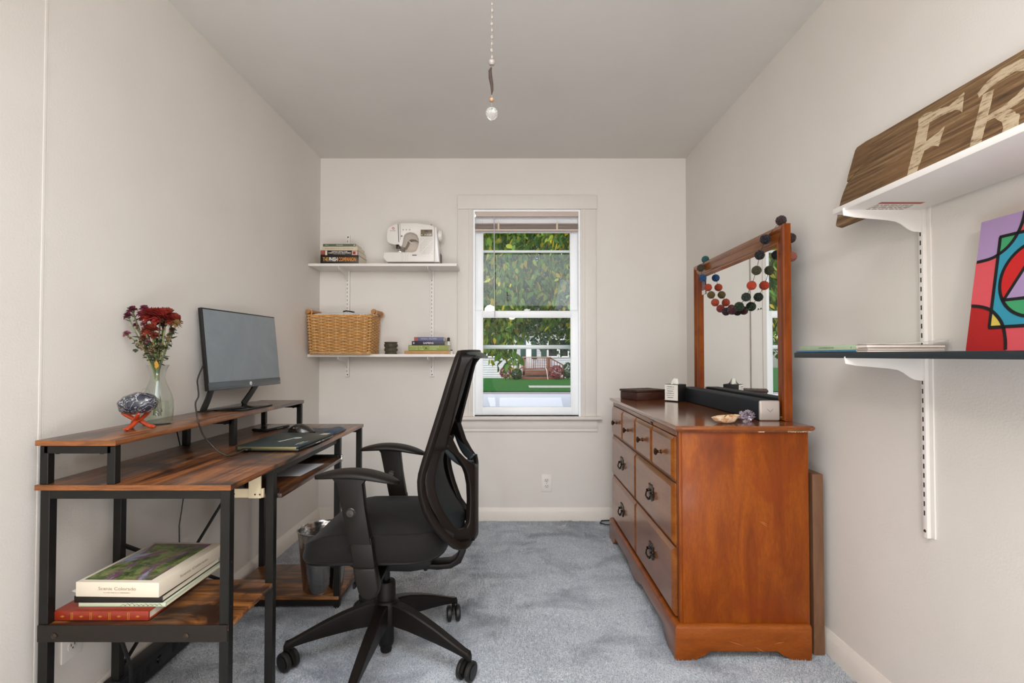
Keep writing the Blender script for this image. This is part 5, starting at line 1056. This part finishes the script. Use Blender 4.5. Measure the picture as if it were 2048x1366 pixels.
obj('plinth_front', MB().prism(feet(PL0 + .0006, PL1 - .0006, .1119, .14, .055, True), 'yz', BX0 - .022, BX0 - .003, .001), maple_y, dr)
mp = [(0, .112), (.0, .114), (-.002, .118), (-.006, .122), (-.012, .126), (-.018, .127)]
t = bmesh.new(); x0, x1, y0, y1 = BX0 - .022, BX1 - .004, PL0, PL1; rings = []
for d, z in mp: rings.append([t.verts.new(p) for p in ((x0 - d, y0 - d, z), (x1, y0 - d, z), (x1, y1 + d, z), (x0 - d, y1 + d, z))])
for A, B in zip(rings, rings[1:]):
    for k in range(4): t.faces.new((A[k], A[(k + 1) % 4], B[(k + 1) % 4], B[k]))
t.faces.new(rings[0][::-1]); t.faces.new(rings[-1]); obj('plinth_moulding', MB()._merge(t), maple_end, dr)
def drawer(y0, y1, z0, z1, small):
    fx0, fx1 = BX0 - .016, BX0 + .004; b = .012; t = bmesh.new()
    back = [t.verts.new((fx1, y, z)) for y, z in ((y0, z0), (y1, z0), (y1, z1), (y0, z1))]; mid = [t.verts.new((fx1 - .010, y, z)) for y, z in ((y0, z0), (y1, z0), (y1, z1), (y0, z1))]
    st_ = [t.verts.new((fx1 - .013, y, z)) for y, z in ((y0 + .004, z0 + .004), (y1 - .004, z0 + .004), (y1 - .004, z1 - .004), (y0 + .004, z1 - .004))]
    fr = [t.verts.new((fx0, y, z)) for y, z in ((y0 + b + .004, z0 + b + .004), (y1 - b - .004, z0 + b + .004), (y1 - b - .004, z1 - b - .004), (y0 + b + .004, z1 - b - .004))]
    for A, B in ((back, mid), (mid, st_), (st_, fr)):
        for k in range(4): t.faces.new((A[k], A[(k + 1) % 4], B[(k + 1) % 4], B[k]))
    t.faces.new(back[::-1]); t.faces.new(fr); d = obj('drawer', MB()._merge(t), maple_y, dr, smooth=12)
    yc, zc = (y0 + y1) / 2, (z0 + z1) / 2
    if small:
        M = T(fx0, yc, zc, ry=-PI / 2)
        obj('knob', MB().lathe([(.009, 0), (.009, .002), (.005, .005), (.0045, .011), (.008, .016), (.0135, .020), (.0145, .024), (.011, .028), (.004, .030)], 20, M), plain('#5b3d28', .3, .85, var=.3, sc=120), d)
    else:
        pl = [(0, .030), (.008, .024), (.015, .032), (.021, .022), (.034, .026), (.031, .012), (.042, .006), (.044, -.004), (.034, -.010), (.030, -.022), (.018, -.018), (.010, -.030), (0, -.024)]
        pl = [(a * 1.2, b_ * 1.2) for a, b_ in pl]; pl2 = pl + [(-a, b_) for a, b_ in pl[::-1][1:-1]]
        hd = obj('pull_plate', MB().prism([(yc + a, zc + .004 + b_) for a, b_ in pl2], 'yz', fx0 - .0022, fx0, .0008), bronze, d)
        # the swinging bail
        bp = [(fx0 - .004, yc - .030, zc + .008), (fx0 - .014, yc - .032, zc - .002), (fx0 - .017, yc - .028, zc - .016), (fx0 - .016, yc - .012, zc - .022), (fx0 - .017, yc, zc - .019), (fx0 - .016, yc + .012, zc - .022), (fx0 - .017, yc + .028, zc - .016), (fx0 - .014, yc + .032, zc - .002), (fx0 - .004, yc + .030, zc + .008)]
        obj('bail_handle', MB().tube(bp, [.003, .003, .0035, .004, .005, .004, .0035, .003, .003], 8), bronze, d)
        for s in (-1, 1): obj('pull_post', MB().lathe([(.006, 0), (.006, .003), (.0035, .008), (.006, .012), (.003, .015)], 14, T(fx0, yc + s * .030, zc + .008, ry=-PI / 2)), bronze, d)
ys = [1.921, 2.213, 2.505, 2.797, 3.089]
for a, b in zip(ys, ys[1:]): drawer(a + .003, b - .003, .638, .803, True)
for a, b in ((ys[0], ys[2]), (ys[2], ys[4])): drawer(a + .003, b - .003, .400, .628, False); drawer(a + .003, b - .003, .138, .390, False)
obj('drawer_rail', MB().box(BX0 - .001, BX0 + .006, BY0 + .02, BY1 - .02, .629, .637), maple, dr); obj('drawer_rail', MB().box(BX0 - .001, BX0 + .006, BY0 + .02, BY1 - .02, .391, .399), maple, dr)
obj('key_catch', MB().box(BX0 - .008, BX0 - .002, 2.235, 2.262, .806, .816, .001), bronze, dr)
scr_ = MB()
for x, z, l, a in ((.905, .50, .045, -.6), (.915, .497, .03, -.5), (.78, .072, .07, -.3), (.88, .05, .05, -.5), (.95, .06, .04, .2)):
    y_ = BY0 - .0003 if z > .12 else PL0 - .0003; c_, s_2 = math.cos(a), math.sin(a); scr_.prism([(x, z), (x + l * c_, z + l * s_2), (x + l * c_ * .5, z + l * s_2 * .5 + .0012)], 'xz', y_, y_ + .0004)
obj('scratches', scr_, plain('#c98a52', .5), dr, smooth=0)
single('spare_board', MB().box(1.112, 1.152, 1.905, 2.75, .004, .667, .002), wood('board_wood', [(.3, '#5f3f28'), (.6, '#7d563a'), (.8, '#91694a')], (5, 5, .9), 3, .5), (1.13, 2.3, 0), 'plain brown board stored on edge between the dresser and the side wall', 'board')
single('floor_cord', MB().tube([(.60, 3.33, .016), (.575, 3.36, .015), (.59, 3.40, .016), (.64, 3.41, .016), (.70, 3.40, .016)], .004, 6).tube([(.60, 3.33, .016), (.65, 3.32, .016), (.72, 3.33, .016)], .004, 6), black_plastic, (.62, 3.37, .01), 'black cord looping on the carpet behind the far end of the dresser', 'cord')
# mirror
MX, MGX = 1.065, 1.088; MY0, MY1, MZ0, MZ1 = 2.005, 3.000, .8495, 1.627
mi = thing('dresser_mirror', (1.08, 2.5, .849), 'large maple framed mirror standing on the dresser against the side wall', 'mirror')
obj('glass', MB().quad((MGX, MY0 + .07, MZ0 + .04), (MGX, MY1 - .07, MZ0 + .04), (MGX, MY1 - .07, MZ1 - .07), (MGX, MY0 + .07, MZ1 - .07)), (lambda q: (q.set(.0, 1.0), q.p.inputs['Base Color'].__setattr__('default_value', (.88, .90, .89, 1)), q.m)[2])(N('mirror_glass')), mi, smooth=0)
obj('backing', MB().box(MGX + .001, MGX + .008, MY0 + .02, MY1 - .02, MZ0 + .02, MZ1 - .02), plain('#5f4a38', .8), mi)
fp = [(0, MGX + .008), (0, MX + .006), (.004, MX + .001), (.016, MX), (.022, MX + .003), (.026, MX + .008), (.030, MX + .006), (.052, MX + .009), (.058, MX + .014), (.062, MX + .010), (.068, MX + .011), (.074, MX + .018), (.080, MGX + .002), (.080, MGX + .008)]
def rail(side):
    t = bmesh.new(); A, B = [], []
    for d, x in fp:
        if side == 'top': a, b = (x, MY0 + d, MZ1 - d), (x, MY1 - d, MZ1 - d)
        elif side == 'bottom': a, b = (x, MY0 + d, MZ0 + d * .6), (x, MY1 - d, MZ0 + d * .6)
        elif side == 'near': a, b = (x, MY0 + d, MZ0 + d * .6), (x, MY0 + d, MZ1 - d)
        else: a, b = (x, MY1 - d, MZ0 + d * .6), (x, MY1 - d, MZ1 - d)
        A.append(t.verts.new(a)); B.append(t.verts.new(b))
    n_ = len(fp)
    for k in range(n_): t.faces.new((A[k], A[(k + 1) % n_], B[(k + 1) % n_], B[k]))
    t.faces.new(A[::-1]); t.faces.new(B); return MB()._merge(t)
for sd_, mt_ in (('top', maple_y), ('bottom', maple_y), ('near', maple), ('far', maple)): obj('frame_rail' if sd_ in ('top', 'bottom') else 'frame_stile', rail(sd_), mt_, mi, smooth=25)
bd = MB()
for side in (0, 1):
    y = (MY0 + .055, MY1 - .055)[side]
    for k in range(62): bd.ball((MX + .0125, y, MZ0 + .05 + k * .0115), .0040, 1)
obj('bead_moulding', bd, maple, mi, kind='stuff')
ph = thing('photo_strip', (1.084, 2.88, 1.52), 'small photograph tucked in the mirror frame behind the pompoms', 'photo')
obj('print', MB().box(1.084, 1.0856, 2.87, 2.915, 1.47, 1.55), plain('#6d5f70', .4, var=.7, sc=60), ph); obj('white_border', MB().box(1.0835, 1.0842, 2.865, 2.915, 1.452, 1.475), white_print, ph)
# pompom garland
ga = thing('pompom_garland', (1.06, 2.45, 1.5), 'garland of multicoloured wool pompoms draped over the mirror', 'garland')
pc = ['#2f6a6a', '#4b3a22', '#1f4f80', '#c0441c', '#6b5520', '#b8482a', '#8e2a20', '#2a0f18', '#4f1526', '#25361c', '#22301f', '#c5401a', '#454020', '#170f14', '#14101a', '#3a2320', '#3a2320', '#a05a48']
pp = [(2.837, 1.640), (2.845, 1.594), (2.817, 1.534), (2.761, 1.474), (2.72, 1.429), (2.667, 1.383), (2.598, 1.345), (2.531, 1.324), (2.462, 1.323), (2.386, 1.335), (2.314, 1.371), (2.26, 1.416), (2.213, 1.475), (2.167, 1.533), (2.119, 1.589), (2.045, 1.648), (2.035, 1.575), (2.03, 1.50)]
pos = []
for i, (y, z) in enumerate(pp):
    x = 1.060 if 2 < i < 13 else 1.052
    if i == 0: x = 1.075
    if i == 15: x = 1.080
    if i >= 16: x = 1.112
    pos.append(V((x, y, z)))
def pompom(c, r, seed):
    t = bmesh.new(); bmesh.ops.create_icosphere(t, subdivisions=5, radius=1); q = random.Random(seed)
    for v_ in t.verts: v_.co = c + v_.co * r * (1 + q.uniform(-.10, .08) + .05 * noise.noise(v_.co * 4))
    return MB()._merge(t)
for i, c in enumerate(pos):
    pm_ = N('wool'); pm_.set(.95, spec=.1); v = pm_.coords(); f_ = pm_.noise(v, 260, 3, .8); k = lin(pc[i]); pm_.l(pm_.mix(pm_.ramp(f_, [(.3, 0.), (.7, 1.)]), tuple(a * .35 for a in k[:3]) + (1,), tuple(min(1, a * .9) for a in k[:3]) + (1,)), pm_.p.inputs['Base Color']); pm_.p.inputs['Sheen Weight'].default_value = .4
    obj('pompom', pompom(c, .0195 if i != 9 else .021, i), pm_.m, ga, smooth=60)
obj('string', MB().tube(pos, .0011, 5), plain('#2a2422', .8), ga)
sp_ = MB()
for k in range(5):
    c = V((1.062, 2.33 - k * .012, 1.318 - .006 * (k % 2))); d = V((0, -.012, .008 if k % 2 else -.010)); s2 = V((.001, .004, .003)); sp_.quad(c, c + d * .5 + s2, c + d, c + d * .5 - s2)
obj('leaf_sprig', sp_, plain('#3f5a35', .6), ga, smooth=0)
# things on the dresser
wbx = thing('wooden_box', (.76, 3.02, .849), 'flat dark carved wooden box at the far end of the dresser top', 'box')
BM2 = T(.770, 2.955, .849, rz=math.radians(24)); dkw = wood('dark_box_wood', [(.3, '#2e1710'), (.6, '#4a281b'), (.8, '#5c3423')], (1, 9, 9), 4, .45, bump=.3)
obj('box_body', MB().box(-.06, .145, -.0, .16, 0, .045, .003, M=BM2), dkw, wbx); obj('box_lid', MB().box(-.064, .149, -.004, .164, .046, .059, .003, M=BM2), dkw, wbx)
cv = MB()
for k in range(6): cv.tube([BM2 @ V((-.05 + k * .032, .02, .0592)), BM2 @ V((-.035 + k * .032, .08, .0592)), BM2 @ V((-.05 + k * .032, .14, .0592))], .0015, 4)
obj('lid_carving', cv, dkw, wbx)
tb = thing('tissue_box', (.95, 2.92, .849), 'small black cube tissue box with a white printed label and a tissue standing up', 'tissue box')
TM = T(.925, 2.90, .849, rz=math.radians(40))
obj('carton', MB().box(-.042, .042, -.042, .042, 0, .096, .002, M=TM), plain('#191817', .5), tb)
obj('label_panel', MB().box(-.0428, -.0422, -.041, .041, .006, .094, M=TM), white_print, tb)
ex = -(TM.to_3x3() @ V((0, 1, 0)))
for k in range(6): bars(tb, TM @ V((-.0430, 0.006, .080 - k * .012)), ex, (0, 0, 1), .05 - .006 * (k % 3), .0040, dark_print)
obj('tissue', MB().grid(lambda a, b: TM @ V(((a - .5) * .07 * (1 - .45 * b), .018 * math.sin(a * 9) * (1 - .3 * b), .094 + .034 * b * (1 - .5 * (2 * a - 1) ** 2) + .003 * math.sin(a * 23))), 26, 8), plain('#ece9dc', .9, var=.02), tb).modifiers.new('s', 'SOLIDIFY').thickness = .001
sb = thing('soundbar', (1.02, 2.5, .849), 'long dark blue fabric soundbar with silver end cap lying before the mirror', 'speaker')
nav = plain('#10181f', .7, var=.25, sc=200, bump=.4, bsc=900)
obj('fabric_body', MB().box(.978, 1.056, 2.035, 2.96, .8495, .927, .006, seg=3), nav, sb)
for y0, y1 in ((2.022, 2.036), (2.96, 2.973)): ec = obj('end_cap', MB().box(.9765, 1.0575, y0, y1, .8490, .9285, .007, seg=4), plain('#b9aea6', .35, .25, var=.03), sb)
obj('v_mark', MB().prism([(1.004, .896), (1.0065, .896), (1.017, .886), (1.0275, .896), (1.030, .896), (1.018, .8835), (1.016, .8835)], 'xz', 2.0205, 2.0218), plain('#8d837b', .4), sb)
ge = N('agate'); v = ge.coords(); f_ = ge.noise(v, 55, 5, .75, 1.0); ge.l(ge.ramp(f_, [(.36, '#a8622f'), (.5, '#d9b48a'), (.6, '#e6d6bd')]), ge.p.inputs['Base Color']); ge.set(.5); ge.bump(f_, .9, .004)
GM = T(.815, 1.955, .8505, rz=.10)
def geode(a, b):
    q = 2 * PI * a; r = 1 + .08 * noise.noise(V((math.cos(q) * 2, math.sin(q) * 2, 0))); 
    if b < .5: k = b * 2; rr = (.45 + .55 * k ** .6) * r; z = .001 + .020 * k ** 1.4
    else: k = (b - .5) * 2; rr = (1 - .88 * k) * r; z = .021 - .010 * math.sin(k * PI) ** .8 + .003 * noise.noise(V((a * 30, b * 30, 2)))
    return GM @ V((.056 * rr * math.cos(q), .038 * rr * math.sin(q), z + .010 * (math.cos(q) * .5 + .5) * (1 if b > .2 else b * 5)))
single('agate_dish', MB().grid(geode, 48, 22, cu=True), ge.m, (.81, 1.95, .85), 'rough orange and cream hollow stone on the dresser top', 'stone')
am = N('amethyst'); v = am.coords(); f_ = am.noise(v, 90, 5, .8, .6); am.l(am.ramp(f_, [(.35, '#3b2c3b'), (.5, '#7a6c78'), (.65, '#b3a6aa')]), am.p.inputs['Base Color']); am.set(.25, coat=.4)
cr = MB(); cr.ball((.922, 2.02, .866), .024, 3, (1.25, .8, .85), .6, seed=7)
q_ = random.Random(4)
for k in range(46):
    d = V((q_.gauss(0, 1), q_.gauss(0, 1), abs(q_.gauss(0, 1)) * .8)).normalized(); c = V((.922, 2.02, .868)) + V((d.x * .026, d.y * .016, d.z * .018)); L = q_.uniform(.006, .011)
    cr.lathe([(.0035, 0), (.0035, L * .6), (.0003, L)], 6, Matrix.Translation(c) @ d.to_track_quat('Z', 'Y').to_matrix().to_4x4())
cro = single('crystal_cluster', cr, am.m, (.92, 2.02, .85), 'grey purple crystal cluster beside the hollow stone on the dresser', 'crystal', smooth=20)
# ------------------------------------------------------------------ fan pull chain with crystal
gm = N('bead_glass'); gm.p.inputs['Transmission Weight'].default_value = .9; gm.p.inputs['IOR'].default_value = 1.5; gm.set(.05); gm.p.inputs['Base Color'].default_value = (.95, .93, .90, 1)
QY = 1.30; kk = QY / 1024
def cz(py): return 1.1065 + (711 - py) * kk
def cxp(px): return (px - 1024) * kk
pc_ = thing('pull_chain', (cxp(983), QY, cz(0)), 'beaded ceiling pull chain with driftwood piece and faceted crystal ball', 'pull chain')
X_ = cxp(983)
obj('cord', MB().tube([(X_, QY, cz(210)), (X_, QY, ZC)], .0008, 5), plain('#7d766c', .7), pc_)
beadm = plain('#8d837a', .2, var=.15, coat=.3)
k = -10
for i in range(22):
    py = 108 - i * 13.6; z = cz(py); r = (.0042 if i % 2 else .0035); obj('bead', MB().lathe([(.0006, -r * 1.5), (r * .8, -r * .9), (r, 0), (r * .8, r * .9), (.0006, r * 1.5)], 8, T(X_ + R.uniform(-.0008, .0008), QY, z)), beadm, pc_, smooth=0)
z = cz(119); obj('round_bead', MB().lathe([(.001, -.0085), (.006, -.0065), (.0088, -.002), (.0088, .002), (.006, .0065), (.001, .0085)], 16, T(X_, QY, z)), beadm, pc_)
obj('driftwood', MB().tube([(X_ - .001, QY, cz(129)), (X_ - .004, QY, cz(136)), (X_ - .003, QY, cz(150)), (X_, QY, cz(163)), (X_ + .001, QY, cz(175)), (X_, QY, cz(185))], [.002, .0045, .0052, .0045, .0035, .0012], 8), plain('#33241a', .8, var=.4, sc=80, bump=.5), pc_)
obj('amber_bead', MB().ball((X_, QY, cz(195)), .0065, 2), plain('#946f4e', .2, var=.3, sc=200, coat=.4), pc_)
t = bmesh.new(); bmesh.ops.create_icosphere(t, subdivisions=2, radius=.0165)
obj('crystal_ball', MB()._merge(t, T(X_, QY, cz(223))), gm.m, pc_, smooth=0)
